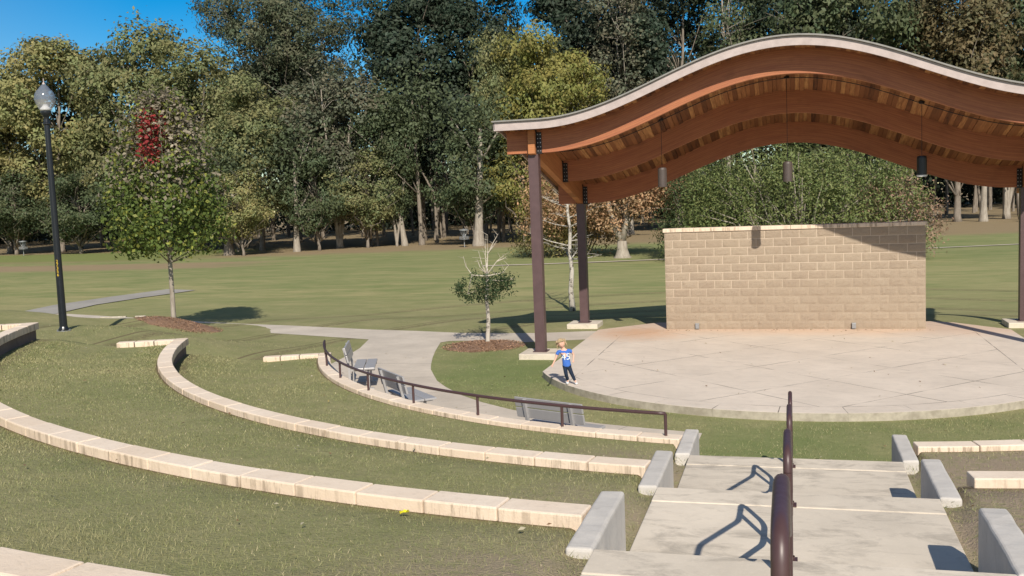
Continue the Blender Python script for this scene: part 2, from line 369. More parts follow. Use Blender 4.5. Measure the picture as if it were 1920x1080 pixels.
# ------------------------------------------------------------------ ground sheet
def build_ground():
    rs=[0.01,2,4,6,7.5,8.2,8.5,8.8,9.0,9.3,9.48,9.51,9.53,9.56,10,10.6,11.2,11.8,12.12,12.175,12.205,12.24,12.8,13.4,14,14.5,14.84,14.885,14.915,14.96,15.5,16.1,16.7,17.3,17.7,17.755,17.785,17.83,18.3,19,19.8,20.5,21.5,23,25,27,30,34,38,43,50,58,68,80,95,115,150,220,340,520]
    ths=sorted(set([round(x,3) for x in list(np.arange(-180,180,2.0))+list(np.arange(-10,10,.3))+list(np.arange(-8,-3,.1))+list(np.arange(3,8,.1))+list(np.arange(-74,-66,.35))+list(np.arange(66,74,.175))+list(np.arange(74,112,.6))]))
    R_,T=np.meshgrid(rs,np.radians(ths),indexing='ij')
    X=CX-R_*np.sin(T); Y=CY-R_*np.cos(T); Z=hgt(X,Y)
    n,m=R_.shape; V=np.stack([X,Y,Z],-1).reshape(-1,3)
    i,j=np.meshgrid(np.arange(n-1),np.arange(m),indexing='ij'); j2=(j+1)%m
    F=np.stack([i*m+j,i*m+j2,(i+1)*m+j2,(i+1)*m+j],-1).reshape(-1,4)
    V=V.astype(float)
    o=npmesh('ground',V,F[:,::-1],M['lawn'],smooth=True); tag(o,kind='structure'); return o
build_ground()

def arc(r,a,b,n): return [(CX-r*math.sin(math.radians(t)),CY-r*math.cos(math.radians(t))) for t in np.linspace(a,b,n)]
walk=[(-1.30,-10.24),(-1.57,-10.16),(-2.2,-10.0),(-2.9,-9.8),(-3.8,-9.42),(-4.6,-8.95),(-5.3,-8.41),(-5.87,-7.85),(-6.46,-7.09),(-6.85,-6.5),(-7.17,-5.84),(-7.45,-5.25),(-7.67,-4.65),(-7.95,-3.8),(-8.22,-2.9),(-8.46,-2.0),(-8.6,-1.45),(-8.45,-1.2),(-8.18,-1.15),(-7.4,-1.22),(-6.44,-1.40),(-5.86,-1.2),(-4.80,-.85),(-4.80,.58),(-5.23,.55),(-6.49,.2),(-8.63,.25),(-10.09,.65),(-11.48,.92),(-14.58,1.84),(-16.54,2.3),(-20,3.4),(-26,5.4),(-26.3,4.4),(-20,2.4),(-16.56,1.38),(-14.63,.34),(-12.7,-.3),(-10.81,-.94),(-10.4,-2.4),(-10.2,-3.6),(-10.0,-5.3),(-9.55,-6.4),(-8.80,-7.62)]+arc(9.41,67.6,9,40)
b=MB(); b.poly(walk,0,0); 
for i,v in enumerate(b.v): b.v[i]=(v[0],v[1],-.124)
tag(b.build('pavement',M['walk']),kind='structure')
# asphalt cart path across the field, plus the thin far path
def strip(name,pts,w,mat,dz=.012):
    b=MB(); vs=[]; P=[Vector((x,y,0)) for x,y in pts]; Q=[]
    for i in range(len(P)-1):
        for k in range(8): Q.append(P[i].lerp(P[i+1],k/8))
    Q.append(P[-1])
    for i,q in enumerate(Q):
        t=(Q[min(i+1,len(Q)-1)]-Q[max(i-1,0)]).normalized(); nn=Vector((-t.y,t.x,0))
        for s in (-.5,-.17,.17,.5):
            a=q+nn*w*s; vs.append((a.x,a.y,float(hgt(a.x,a.y))+dz))
    fs=[(i*4+k,(i+1)*4+k,(i+1)*4+k+1,i*4+k+1) for i in range(len(Q)-1) for k in range(3)]
    fs=[f[::-1] for f in fs]; b.add(vs,fs); o=b.build(name,mat); tag(o,kind='structure'); return o
strip('path',[(-28.2,-8),(-28.4,2),(-28.8,6.5),(-29.6,10.5),(-29.3,13.5),(-28.4,16.5)],2.1,M['asphalt'],.03)
strip('path',[(-16.2,26.2),(-13,26.7),(-9.7,27.4),(-6.7,28.3),(2,31),(14,36),(30,40)],.45,M['walk'],.03)

# ------------------------------------------------------------------ stage slab
stage=[(CX-5.276*math.sin(math.radians(t)),CY-5.276*math.cos(math.radians(t))) for t in np.linspace(67.5,-66.5,60)]
stage=[p for p in stage if -4.79<=p[0]<=4.85]
stage+=[(4.85,-6.0),(4.85,-.12),(3.8,1.15),(3.4,1.35),(-3.4,1.3),(-3.64,1.10),(-4.79,-.05),(-4.79,-6.02)]
b=MB(); b.poly(stage,-.35,0)
st=thing('stage','round fronted pale concrete stage slab with scored diamond joints','stage')
o=b.build('slab',M['slab'],st,bevel=.012)

# ------------------------------------------------------------------ seat walls
def seat_wall(i,side,a0,a1,label,joint0,step,ret=True,group='curved stone seat walls'):
    ri,ro,z=RING[i]; root=thing('seat_wall',label,'seat wall',(0,0,0),0,group)
    b=MB(); rnd=random.Random(i*10+side)
    js=[a0]; k=joint0
    while k<=a0+.2: k+=step
    while k<a1-.4: js.append(k); k+=step
    js.append(a1)
    capz=.13
    for q in range(len(js)-1):
        g=math.degrees(.004/ro); t0,t1=js[q]+g,js[q+1]-g; n=5; dz=rnd.uniform(-.003,.003); dr=rnd.uniform(-.003,.003)
        vs=[]
        for t in np.linspace(t0,t1,n):
            tt=math.radians(t*side)
            for r,zz in ((ri+dr,z-capz),(ro+dr,z-capz),(ro+dr,z+dz),(ri+dr,z+dz)):
                vs.append((CX-r*math.sin(tt),CY-r*math.cos(tt),zz))
        fs=[]
        for s in range(n-1):
            for e in range(4):
                f=(s*4+e,s*4+(e+1)%4,(s+1)*4+(e+1)%4,(s+1)*4+e); fs.append(f[::-1] if side>0 else f)
        f0=(0,1,2,3); f1=tuple((n-1)*4+e for e in (3,2,1,0))
        fs+= [f0[::-1],f1[::-1]] if side<0 else [f0,f1]
        b.add(vs,fs,0)
    # return wall, radial
    if ret:
        tt=math.radians(a1*side); er=Vector((-math.sin(tt),-math.cos(tt),0)); et=Vector((-math.cos(tt)*side,math.sin(tt)*side,0))
        for d0,d1 in ((.0,.36),(.37,.72),(.73,1.05)):
            vs=[]
            for r in (ro+d0+.004,ro+d1):
                for s_,zz in ((0,z-capz),(.2,z-capz),(.2,z),(0,z)):
                    q=Vector((CX,CY,0))+er*r-et*s_; vs.append((q.x,q.y,zz))
            f=[(0,1,5,4),(1,2,6,5),(2,3,7,6),(3,0,4,7),(0,3,2,1),(4,5,6,7)]; 
            b.add(vs,f,0)
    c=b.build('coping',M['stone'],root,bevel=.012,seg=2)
    bm=bmesh.new(); bm.from_mesh(c.data); bmesh.ops.recalc_face_normals(bm,faces=bm.faces); bm.to_mesh(c.data); bm.free()
    # wall below the coping
    b=MB(); n=60; vs=[]
    for t in np.linspace(a0,a1-.1,n):
        tt=math.radians(t*side)
        for r,zz in ((ri+.055,z-1.1),(ro-.014,z-1.1),(ro-.014,z-capz+.002),(ri+.055,z-capz+.002)): vs.append((CX-r*math.sin(tt),CY-r*math.cos(tt),zz))
    fs=[(s*4+e,s*4+(e+1)%4,(s+1)*4+(e+1)%4,(s+1)*4+e) for s in range(n-1) for e in range(4)]+[(0,1,2,3),tuple((n-1)*4+e for e in (3,2,1,0))]
    b.add(vs,fs)
    if ret:
        vs=[]
        for r in (ro-.02,ro+1.03):
            for s_,zz in ((.015,z-1.1),(.185,z-1.1),(.185,z-capz+.001),(.015,z-capz+.001)):
                q=Vector((CX,CY,0))+er*r-et*s_; vs.append((q.x,q.y,zz))
        b.add(vs,[(0,1,5,4),(1,2,6,5),(2,3,7,6),(3,0,4,7),(0,3,2,1),(4,5,6,7)])
    c=b.build('wall_base',M['retaining'],root)
    bm=bmesh.new(); bm.from_mesh(c.data); bmesh.ops.recalc_face_normals(bm,faces=bm.faces); bm.to_mesh(c.data); bm.free()
    return root
def a_x(i,x): return math.degrees(math.asin((x-CX)*-1/RING[i][1]))
seat_wall(0,1,a_x(0,-1.262),TH0,'lowest curved cream stone seat wall left of the steps, carrying the low brown rail',11.2,3.17)
seat_wall(1,1,a_x(1,-1.262),TH0,'middle curved cream stone seat wall left of the steps, ending in a hooked tip on the lawn',8.9,2.5)
seat_wall(2,1,a_x(2,-1.262),TH0,'long curved cream stone seat wall sweeping from the upper left steps to the lamp post side',7.4,2.08)
seat_wall(3,1,a_x(3,-1.262),TH0,'topmost cream stone seat wall, only its corner showing bottom left',6.2,1.75)
seat_wall(0,-1,-a_x(0,1.30),60,'lowest cream stone seat wall on the right of the steps, facing the stage lawn',11.0,3.17,False)
seat_wall(1,-1,-a_x(1,1.42),60,'second cream stone seat wall on the right of the steps with bare soil around it',14.0,5.0,False)
seat_wall(2,-1,-a_x(2,1.42),60,'third stone seat wall right of the steps, behind the large grey cheek wall',7.4,2.08,False)

# ------------------------------------------------------------------ stairway
YL=[-14.236,-16.856,-19.524,-22.2]; ZL=[.62,1.048,1.491,2.02]; W=1.082
stair=thing('stairway','pale concrete stairway with four broad landings running down to the stage lawn','stairs')
for k in range(4):
    y0=YL[k]; z=ZL[k]; yb=(YL[k+1]+1.3 if k<3 else -27.0)
    b=MB(); b.box(-W,W,y0-.36,y0,z-.6,z+.0); b.box(-W,W,yb-1.3,y0-.366,z-.6,z-.004); b.box(-W+.01,W-.01,y0-.37,y0-.35,z-.6,z-.02)
    b.build('landing',M['steps'],stair,bevel=.008)
    zb=ZL[k-1] if k else -.13; n=3 if k else 5; rise=(z-zb)/n; b=MB()
    for s in range(1,n): b.box(-W,W,y0+.001+(s-1)*.3,y0+s*.3,z-.9,z-s*rise)
    b.build('step_flight',M['steps'],stair,bevel=.008)

SY=[(-13.065,-14.19),(-15.698,-16.84),(-18.44,-19.535),(-21.1,-22.25)]
cl={(0,-1):'lowest grey concrete cheek wall on the left of the steps',(1,-1):'second grey concrete cheek wall up on the left of the steps',(2,-1):'largest grey cheek wall in view left of the steps, with a chipped near end',
    (0,1):'lowest grey concrete cheek wall on the right of the steps',(1,1):'middle grey cheek wall on the right of the steps beside bare soil',(2,1):'big grey cheek wall at the right frame edge casting a dark shadow on the landing'}
for k in range(3):
    for s in (-1,1):
        y1,y0=SY[k]; x0,x1=sorted((s*W,s*(W+.164))); b=MB()
        # tapered slab, subdivided so that its edges can wander a little
        n=9; vs=[]; rnd=random.Random(k*7+s)
        for i in range(n):
            y=y1+(y0-y1)*i/(n-1); e=.004
            for x,z in ((x0,-.75),(x1,-.75),(x1,0),(x0,0)): vs.append((x+rnd.uniform(-e,e)*.5,y+(rnd.uniform(-.012,.012) if i==n-1 else 0),ZL[k]+z+.004+(rnd.uniform(-e,e) if z==0 else 0)))
        fs=[(i*4+e,i*4+(e+1)%4,(i+1)*4+(e+1)%4,(i+1)*4+e) for i in range(n-1) for e in range(4)]+[(0,3,2,1),tuple((n-1)*4+e for e in range(4))]
        b.add(vs,fs); o=b.build('cheek_wall',M['cheek'],bevel=.022,seg=3)
        bm=bmesh.new(); bm.from_mesh(o.data); bmesh.ops.recalc_face_normals(bm,faces=bm.faces); bm.to_mesh(o.data); bm.free()
        tag(o,cl[(k,s)],'cheek wall','concrete cheek walls beside the steps')

# ------------------------------------------------------------------ stair handrails
def fillet(pts,r=.09,n=5):
    P=[Vector(p) for p in pts]; out=[]; k=len(P)
    for i in range(k):
        a,b_,c=P[i-1],P[i],P[(i+1)%k]; d1=(a-b_).normalized(); d2=(c-b_).normalized(); rr=min(r,(a-b_).length*.45,(c-b_).length*.45)
        s,e=b_+d1*rr,b_+d2*rr
        for j in range(n+1):
            t=j/n; out.append(s*(1-t)**2+b_*2*t*(1-t)+e*t*t)
    return out
hl=['nearest brown steel handrail, its rounded top filling the foreground centre of the steps','brown handrail loop on the second flight, just beyond the nearest rail','brown handrail loop on the third flight down','farthest brown handrail loop at the foot of the steps']
XR=-.020
for k in range(4):
    y0=YL[k]; zt=ZL[k]; zb=ZL[k-1] if k else -.13; run=1.0 if k else 1.55
    H=.735; h=.35
    yu=y0-.12; yl=y0+run+.02
    loop=[(XR,yu-.42,zt+H),(XR,yu,zt+H),(XR,yl,zb+H-.02),(XR,yl+.42,zb+H-.02),(XR,yl+.42,zb+h),(XR,yl,zb+h),(XR,yu,zt+h+.02),(XR,yu-.42,zt+h+.02)]
    r=thing('handrail',hl[3-k],'handrail',(0,0,0),0,'brown handrails down the middle of the steps')
    P=fillet(loop,.10); P.append(P[0]); b=MB(); b.tube(P,.0205,12,caps=False); b.build('rail_loop',M['rail'],r,smooth=True)
    for yy,zz,zt2 in ((yu-.2,zt,zt+H),(yl+.16,zb,zb+H-.02)):
        b=MB(); b.tube([(XR,yy,zz-.05),(XR,yy,zt2)],.019,10); b.box(XR-.045,XR+.045,yy-.045,yy+.045,zz-.002,zz+.008); b.lathe([(.028,.03),(.028,.008)],12,c=(XR,yy,zz)); b.build('post',M['rail'],r,smooth=False)

# ------------------------------------------------------------------ low rail on the lowest seat wall
rr=thing('guard_rail','low brown steel rail curving along the top of the lowest seat wall','railing')
z0=RING[0][2]; hr=.262
angs=[9.3+8.18*k for k in range(8)]
def pr(t,z,r=9.505): tt=math.radians(t); return (CX-r*math.sin(tt),CY-r*math.cos(tt),z)
b=MB(); b.tube([pr(t,z0+hr) for t in np.linspace(angs[0],angs[-1],90)],.021,8); b.build('top_rail',M['rail'],rr,smooth=True)
for t in angs:
    b=MB(); b.tube([pr(t,z0-.02),pr(t,z0+hr)],.019,8); b.build('post',M['rail'],rr)

# ------------------------------------------------------------------ pavilion
pav=thing('pavilion','open timber pavilion with a wave shaped roof over the stage','pavilion')
SL=-.2424; AMP=.672; HL=5.2
def wv(x): return AMP*math.cos(PI*x/HL) if abs(x)<HL else -AMP
def deckz(x,y): return 5.62+(SL*(y+3.5) if y>-3.5 else -.10*(y+3.5))+wv(x)   # underside of the deck, easing off at the eave
PX=5.44
for sx in (-1,1):
    for yp,ztop in ((-3.5,4.42),(1.43,3.24)):
        b=MB(); b.box(sx*PX-.10,sx*PX+.10,yp-.10,yp+.10,-.01,ztop-.01)
        b.box(sx*PX-.16,sx*PX+.16,yp-.16,yp+.16,-.005,.015)
        for ax in (-.1,.1): b.box(sx*PX+ax-.012,sx*PX+ax+.012,yp-.104,yp+.104,0.02,ztop-.02)
        b.build('post',M['post'],pav)
        b=MB(); b.poly([(sx*PX-.42,yp-.42),(sx*PX+.42,yp-.42),(sx*PX+.42,yp+.42),(sx*PX-.42,yp+.42)],-.5,-.004); b.build('footing',M['steps'],pav,bevel=.015)
def curved_beam(name,y0,y1,x0,x1,bot,dep,mat):
    n=64; vs=[]; uv=[]
    xs=np.linspace(x0,x1,n)
    for x in xs:
        for y in (y0,y1):
            zb=bot+wv(x)+SL*(y-y0)*0; vs.append((x,y,zb)); vs.append((x,y,zb+dep))
    fs=[];luv=[]
    L=lambda i:xs[i]-x0
    for i in range(n-1):
        a=i*4; c=(i+1)*4
        fs.append((a,c,c+1,a+1)); luv+=[(L(i),0),(L(i+1),0),(L(i+1),dep),(L(i),dep)]
        fs.append((a+2,a+3,c+3,c+2)); luv+=[(L(i),0),(L(i),dep),(L(i+1),dep),(L(i+1),0)]
        fs.append((a,a+2,c+2,c)); luv+=[(L(i),.01),(L(i),.02),(L(i+1),.02),(L(i+1),.01)]
        fs.append((a+1,c+1,c+3,a+3)); luv+=[(L(i),.01),(L(i+1),.01),(L(i+1),.02),(L(i),.02)]
    fs.append((0,1,3,2)); luv+=[(0,0),(0,dep),(.15,dep),(.15,0)]
    e=(n-1)*4; fs.append((e,e+2,e+3,e+1)); luv+=[(0,0),(.15,0),(.15,dep),(0,dep)]
    b=MB(); b.add(vs,fs); o=b.build(name,mat,pav)
    u=o.data.uv_layers.new(name='UVMap'); u.data.foreach_set('uv',[c for p in luv for c in p]); return o
curved_beam('beam',-3.56,-3.42,-5.52,5.52,4.43+AMP,.53,M['beam'])
curved_beam('beam',-1.0,-.86,-5.34,5.34,3.815+AMP,.53,M['beam'])
curved_beam('beam',1.36,1.50,-5.52,5.52,3.235+AMP,.53,M['beam'])
# cantilevered beam ends outside the girders
for yb,bt in ((-3.56,4.43),(1.36,3.235)):
    for sx in (-1,1):
        x0,x1=sorted((sx*5.56,sx*6.04)); b=MB(); b.box(x0,x1,yb+.003,yb+.137,bt,bt+.52); o=b.build('beam_end',M['beam'],pav)
        u=o.data.uv_layers.new(name='UVMap')
        for lp,ud in zip(o.data.loops,u.data): v=o.data.vertices[lp.vertex_index].co; ud.uv=(v.x,v.z-bt)
# sloping girders over the posts
for sx in (-1,1):
    b=MB(); xa,xb=sx*PX-.075,sx*PX+.075; vs=[]
    ys=(-3.72,2.0)
    for y in ys:
        zt=5.62+SL*(max(y,-3.5)+3.5)-AMP-.012; 
        for x,z in ((xa,zt-.52),(xb,zt-.52),(xb,zt),(xa,zt)): vs.append((x,y,z))
    b.add(vs,[(0,1,2,3),(7,6,5,4),(0,4,5,1),(1,5,6,2),(2,6,7,3),(3,7,4,0)]); o=b.build('girder',M['girder'],pav)
    u=o.data.uv_layers.new(name='UVMap')
    for lp,ud in zip(o.data.loops,u.data): v=o.data.vertices[lp.vertex_index].co; ud.uv=(v.y,v.z-SL*v.y)
    # steel hangers with bolts at every beam seat
    for yb,bt in ((-3.56,4.43),(-1.0,3.815),(1.36,3.235)):
        b=MB(); xi=sx*(PX-.079); x0,x1=sorted((xi,xi-sx*.012)); b.box(x0,x1,yb-.05,yb+.19,bt-.02,bt+.5)
        x2,x3=sorted((xi-sx*.013,xi-sx*.12)); b.box(x2,x3,yb-.012,yb-.003,bt-.008,bt+.45); b.box(x2,x3,yb-.012,yb+.15,bt-.02,bt-.009)
        h=b.build('hanger_plate',M['steel'],pav)
        for q in range(5):
            zc=bt+.04+q*.09; xc=(x2+x3)/2
            for xx in (xc-.03,xc+.03):
                b=MB(); b.box(xx-.009,xx+.009,yb-.026,yb-.0125,zc-.009,zc+.009); b.build('bolt',M['bolt'],h)
# deck planks
b=MB(); rnd=random.Random(3); x=-6.13; YF,YR=-4.04,2.2
while x<6.04:
    w=.098; drop=rnd.choice((0,0,.012,.02,.03)); x2=x+w-.004; vs=[]
    for y in (YF+rnd.uniform(0,.01),-3.5,YR):
        for xx,up in ((x,0),(x2,0),(x2,1),(x,1)): vs.append((xx,y,deckz(xx,y)-(0 if up else drop)+(.088 if up else 0)))
    b.add(vs,[(0,1,2,3),(11,10,9,8)]+[(k+a,k+4+a,k+4+(a+1)%4,k+(a+1)%4) for k in (0,4) for a in range(4)]); x+=w
b.build('roof_deck',M['plank'],pav)
# roofing sheet above the deck
def strip_surface(name,y0,y1,dz0,dz1,mat,x0=-6.17,x1=6.17,flat=None):
    if flat is None and y0<-3.6: strip_surface(name,y0,-3.5,dz0,dz1,mat,x0,x1,None if False else 'e'); y0=-3.5
    n=80; vs=[]
    for x in np.linspace(x0,x1,n):
        for y in (y0,y1):
            zz=deckz(x,y if flat in (None,'e') else flat); vs+= [(x,y,zz+dz0),(x,y,zz+dz1)]
    fs=[]
    for i in range(n-1):
        a=i*4;c=a+4
        fs+=[(a,c,c+1,a+1),(a+2,a+3,c+3,c+2),(a,a+2,c+2,c),(a+1,c+1,c+3,a+3)]
    fs+=[(0,1,3,2),((n-1)*4,(n-1)*4+2,(n-1)*4+3,(n-1)*4+1)]
    b=MB(); b.add(vs,fs); return b.build(name,mat,pav)
strip_surface('roofing',-4.16,2.27,.094,.125,M['roof'],-6.2,6.2)
strip_surface('fascia',-4.105,-4.055,-.085,.093,M['fascia'],flat=-4.08)
strip_surface('rear_fascia',2.205,2.25,-.085,.093,M['fascia'],flat=2.2)
for sx in (-1,1):
    b=MB(); vs=[]; xa,xb=sorted((sx*6.152,sx*6.18))
    for y in (-4.105,-3.5,2.25):
        for xx,dz in ((xa,-.06),(xb,-.06),(xb,.093),(xa,.093)): vs.append((xx,y,deckz(6,y)+dz))
    b.add(vs,[(0,1,2,3),(11,10,9,8)]+[(k+a,k+4+a,k+4+(a+1)%4,k+(a+1)%4) for k in (0,4) for a in range(4)]); b.build('side_trim',M['fascia'],pav)
# thin conduit following the deck, between the first two beams
b=MB(); b.tube([(x,-1.92,deckz(x,-1.92)-.055) for x in np.linspace(-5.3,5.3,70)],.010,6); b.build('conduit',M['steel'],pav,smooth=True)
# pendant lamps
PL=[(-2.82,3.575,'cylindrical bronze pendant lamp hanging at the left under the pavilion roof'),(-.04,3.58,'cylindrical bronze pendant lamp hanging in the middle, in front of the green tree'),(2.735,3.57,'dark cylindrical pendant lamp on the right with a pale lower rim')]
for x,zb,lab in PL:
    r=thing('pendant_lamp',lab,'pendant lamp',(x,-1.92,zb),0,'pendant lamps under the roof'); top=deckz(x,-1.92)-.03-zb
    b=MB(); b.lathe([(.098,.035),(.103,.036),(.103,.40),(.095,.435),(.06,.45),(0,.452)],24); b.lathe([(.098,.40),(.098,.036)],24); b.build('shade',M['bronze'] if x<2 else M['black'],r,smooth=False)
    b=MB(); b.lathe([(.105,0),(.108,.012),(.108,.036),(.09,.036),(.09,0),(.105,0)],24); b.build('rim',M['white'] if x>2 else M['bronze'],r)
    b=MB(); b.tube([(0,0,.45),(0,0,top)],.006,6); b.lathe([(0,top+.02),(.06,top+.02),(.06,top-.03),(0,top-.035)],12); b.build('cord',M['steel'],r)

# ------------------------------------------------------------------ block wall behind the stage
wl=thing('block_wall','tan split face block wall with a pale coping at the back of the stage','wall')
bw,bh=.4064,.2032; b=MB(); rnd=random.Random(5); nr=np.random.default_rng(5)
b.box(-3.044,3.044,-.001,.30,-.02,12*bh-.01,1)
for r_ in range(12):
    xs=[-3.048]; k=-3.048+(bw/2 if r_%2==0 else bw)
    while k<3.04: xs.append(k); k+=bw
    xs.append(3.048)
    for i in range(len(xs)-1):
        g=.0055; xa,xb=xs[i]+g,xs[i+1]-g; za,zb=r_*bh+g,(r_+1)*bh-g; nx,nz=(8,5) if xb-xa>.3 else (5,5)
        vs=[]; base=nr.uniform(.0,.002)
        off=nr.normal(0,.002,(nx,nz))
        for a in range(nx):
            for c in range(nz):
                ed=min(a,nx-1-a,c*1.4,(nz-1-c)*1.4); d=base+(.0 if ed==0 else .006+max(0,off[a,c])*1.8+.0015*min(ed,2))
                jx=nr.normal(0,.002) if ed==0 else nr.normal(0,.006); 
                vs.append((xa+(xb-xa)*a/(nx-1)+(jx if 0<a<nx-1 else 0),-.002-d,za+(zb-za)*c/(nz-1)+(nr.normal(0,.004) if 0<c<nz-1 else 0)))
        # sides
        n0=len(vs); ring=[(a,0) for a in range(nx)]+[(nx-1,c) for c in range(1,nz)]+[(a,nz-1) for a in range(nx-2,-1,-1)]+[(0,c) for c in range(nz-2,0,-1)]
        for a,c in ring: v=vs[a*nz+c]; vs.append((v[0],.02 if not (i==len(xs)-2 and a==nx-1) and not (i==0 and a==0) else .29,v[2]))
        fs=[(a*nz+c,(a+1)*nz+c,(a+1)*nz+c+1,a*nz+c+1) for a in range(nx-1) for c in range(nz-1)]
        m=len(ring)
        for q in range(m):
            a,c=ring[q]; a2,c2=ring[(q+1)%m]; fs.append((a2*nz+c2,a*nz+c,n0+q,n0+(q+1)%m))
        b.add(vs,fs,0)
b.build('blockwork',[M['cmu'],M['mortar']],wl)
b=MB(); x=-3.085
for k in range(8):
    b.box(x+.002,x+.7712-.002,-.035,.335,12*bh+.002,12*bh+.098,0); x+=.77125
b.build('coping',M['stone'],wl,bevel=.012)
for x in (-2.28,1.43):
    b=MB(); b.box(x-.04,x+.05,-.075,-.012,.02,.145); b.box(x-.045,x+.055,-.08,-.012,.146,.155); b.build('outlet_box',M['zinc'],wl,bevel=.004)

# ------------------------------------------------------------------ street lamp
lx,ly=-16.32,-5.76; lz=float(hgt(lx,ly))
lp=thing('street_lamp','tall black lamp post with an acorn globe at the left, on the lawn crest','street lamp',(lx,ly,lz))
b=MB(); n=16; prof=[(.115,-.05),(.115,.04),(.10,.07),(.088,.10),(.083,.6),(.06,4.62),(.058,4.74),(.085,4.76),(.085,4.79),(.06,4.81),(.055,4.88),(.062,4.92),(.10,4.98),(.115,5.02),(.115,5.06),(0,5.06)]
b.lathe(prof,16); b.build('pole',M['black'],lp,smooth=False)
tg=NT('globe_glass'); tg.col(rgb(.22,.26,.33)); tg.rough(.1); tg.bsdf.inputs['Alpha'].default_value=.55; tg.bsdf.inputs['Specular IOR Level'].default_value=.8
tc=NT('globe_clear'); tc.col(rgb(.6,.6,.62)); tc.rough(.08); tc.bsdf.inputs['Alpha'].default_value=.30
D=.62
def up_(p): return [(a,z+D) for a,z in p]
b=MB(); b.lathe(up_([(.222,4.68),(.225,4.72),(.216,4.79),(.190,4.86),(.160,4.905),(.135,4.92),(.10,4.975),(.06,5.02),(.03,5.04)]),28); b.build('globe_top',tg.mat,lp,smooth=True)
b=MB(); b.lathe(up_([(.115,4.445),(.15,4.50),(.190,4.58),(.222,4.68)]),28); b.build('globe_base',tc.mat,lp,smooth=True)
b=MB(); b.lathe(up_([(0,5.19),(.010,5.15),(.008,5.09),(.028,5.07),(.033,5.04),(.03,5.035)]),12); b.build('finial',M['fascia'],lp,smooth=True)
b=MB(); b.lathe(up_([(0,4.60),(.05,4.59),(.075,4.54),(.12,4.50),(.125,4.455),(.0,4.45)]),16); b.build('reflector',M['white'],lp,smooth=True)
cam_dir=math.atan2(-24.8-ly,0-lx)
def text_mesh(txt,size,name,mat,parent,Mx,ext=.0015):
    cu=bpy.data.curves.new(name,'FONT'); cu.body=txt; cu.size=size; cu.extrude=ext; cu.align_x='CENTER'; cu.align_y='CENTER'
    to=bpy.data.objects.new('tmp',cu); COL.objects.link(to); dg=bpy.context.evaluated_depsgraph_get(); dg.update()
    me=bpy.data.meshes.new_from_object(to.evaluated_get(dg)); bpy.data.objects.remove(to)
    me.transform(Mx); me.materials.clear(); me.materials.append(mat); me.name=name
    o=bpy.data.objects.new(name,me); COL.objects.link(o)
    if parent: o.parent=parent
    return o
for i,ch in enumerate('27356'):
    z=1.62-i*.078; rad=.083-.023*(z-.6)/3.4+.002; a=cam_dir-.35
    Mx=Matrix.Translation((math.cos(a)*rad,math.sin(a)*rad,z))@Matrix.Rotation(a+PI/2,4,'Z')@Matrix.Rotation(PI/2,4,'X')
    text_mesh(ch,.095,'number_decal',M['yellow'],lp,Mx)
b=MB(); 
for q in range(4):
    a=q*PI/2+.5; b.box(-.016,.016,-.016,.016,.0,.03,M=Matrix.Translation((math.cos(a)*.13,math.sin(a)*.13,0)))
b.lathe([(.0,.006),(.155,.006),(.155,-.03)],16); b.build('base_plate',M['zinc'],lp)

# ------------------------------------------------------------------ benches
def bench(theta,r,label):
    tt=math.radians(theta); x,y=CX-r*math.sin(tt),CY-r*math.cos(tt)
    # local +y points to the stage centre
    root=thing('park_bench',label,'bench',(x,y,-.124),-tt,'aluminium benches along the walk')
    L=.56; rt=M['alu']
    for k,(y0,y1,z) in enumerate(((.02,.22,.45),(.235,.435,.45))):
        b=MB(); b.box(-L,L,y0,y1,z-.035,z); b.build('seat_plank',rt,root,bevel=.006)
    for z0_,z1_ in ((.56,.70),(.715,.85)):
        A=Matrix.Translation((0,-.02,0))@Matrix.Rotation(math.radians(-0),4,'X'); b=MB()
        vs=[]
        for xx in (-L,L):
            for z,dy in ((z0_,0),(z1_,0)): 
                yy=-.02-(z-.45)*.22; vs+= [(xx,yy,z),(xx,yy-.035,z)]
        b.add(vs,[(0,2,3,1),(4,5,7,6),(0,4,6,2),(1,3,7,5),(2,6,7,3),(0,1,5,4)]); o=b.build('back_plank',rt,root,bevel=.006)
        bm=bmesh.new(); bm.from_mesh(o.data); bmesh.ops.recalc_face_normals(bm,faces=bm.faces); bm.to_mesh(o.data); bm.free()
    for sx in (-.38,.38):
        b=MB(); b.tube([(sx,-.06,0),(sx,-.06,.42),(sx,-.155,.83)],.03,4,square=True); b.tube([(sx,-.06,.39),(sx,.43,.39)],.028,4,square=True); b.tube([(sx,.30,.0),(sx,.30,.40)],.028,4,square=True); b.box(sx-.03,sx+.03,-.1,.40,0,.03); b.build('leg',M['white'] if False else M['alu'],root)
    return root
bench(22.2,8.58,'grey metal bench on the walk nearest the steps, behind the low rail')
bench(46.3,8.72,'grey metal bench in the middle of the three along the walk')
bench(69.4,9.0,'grey metal bench at the far end of the walk, side on by the rail end')

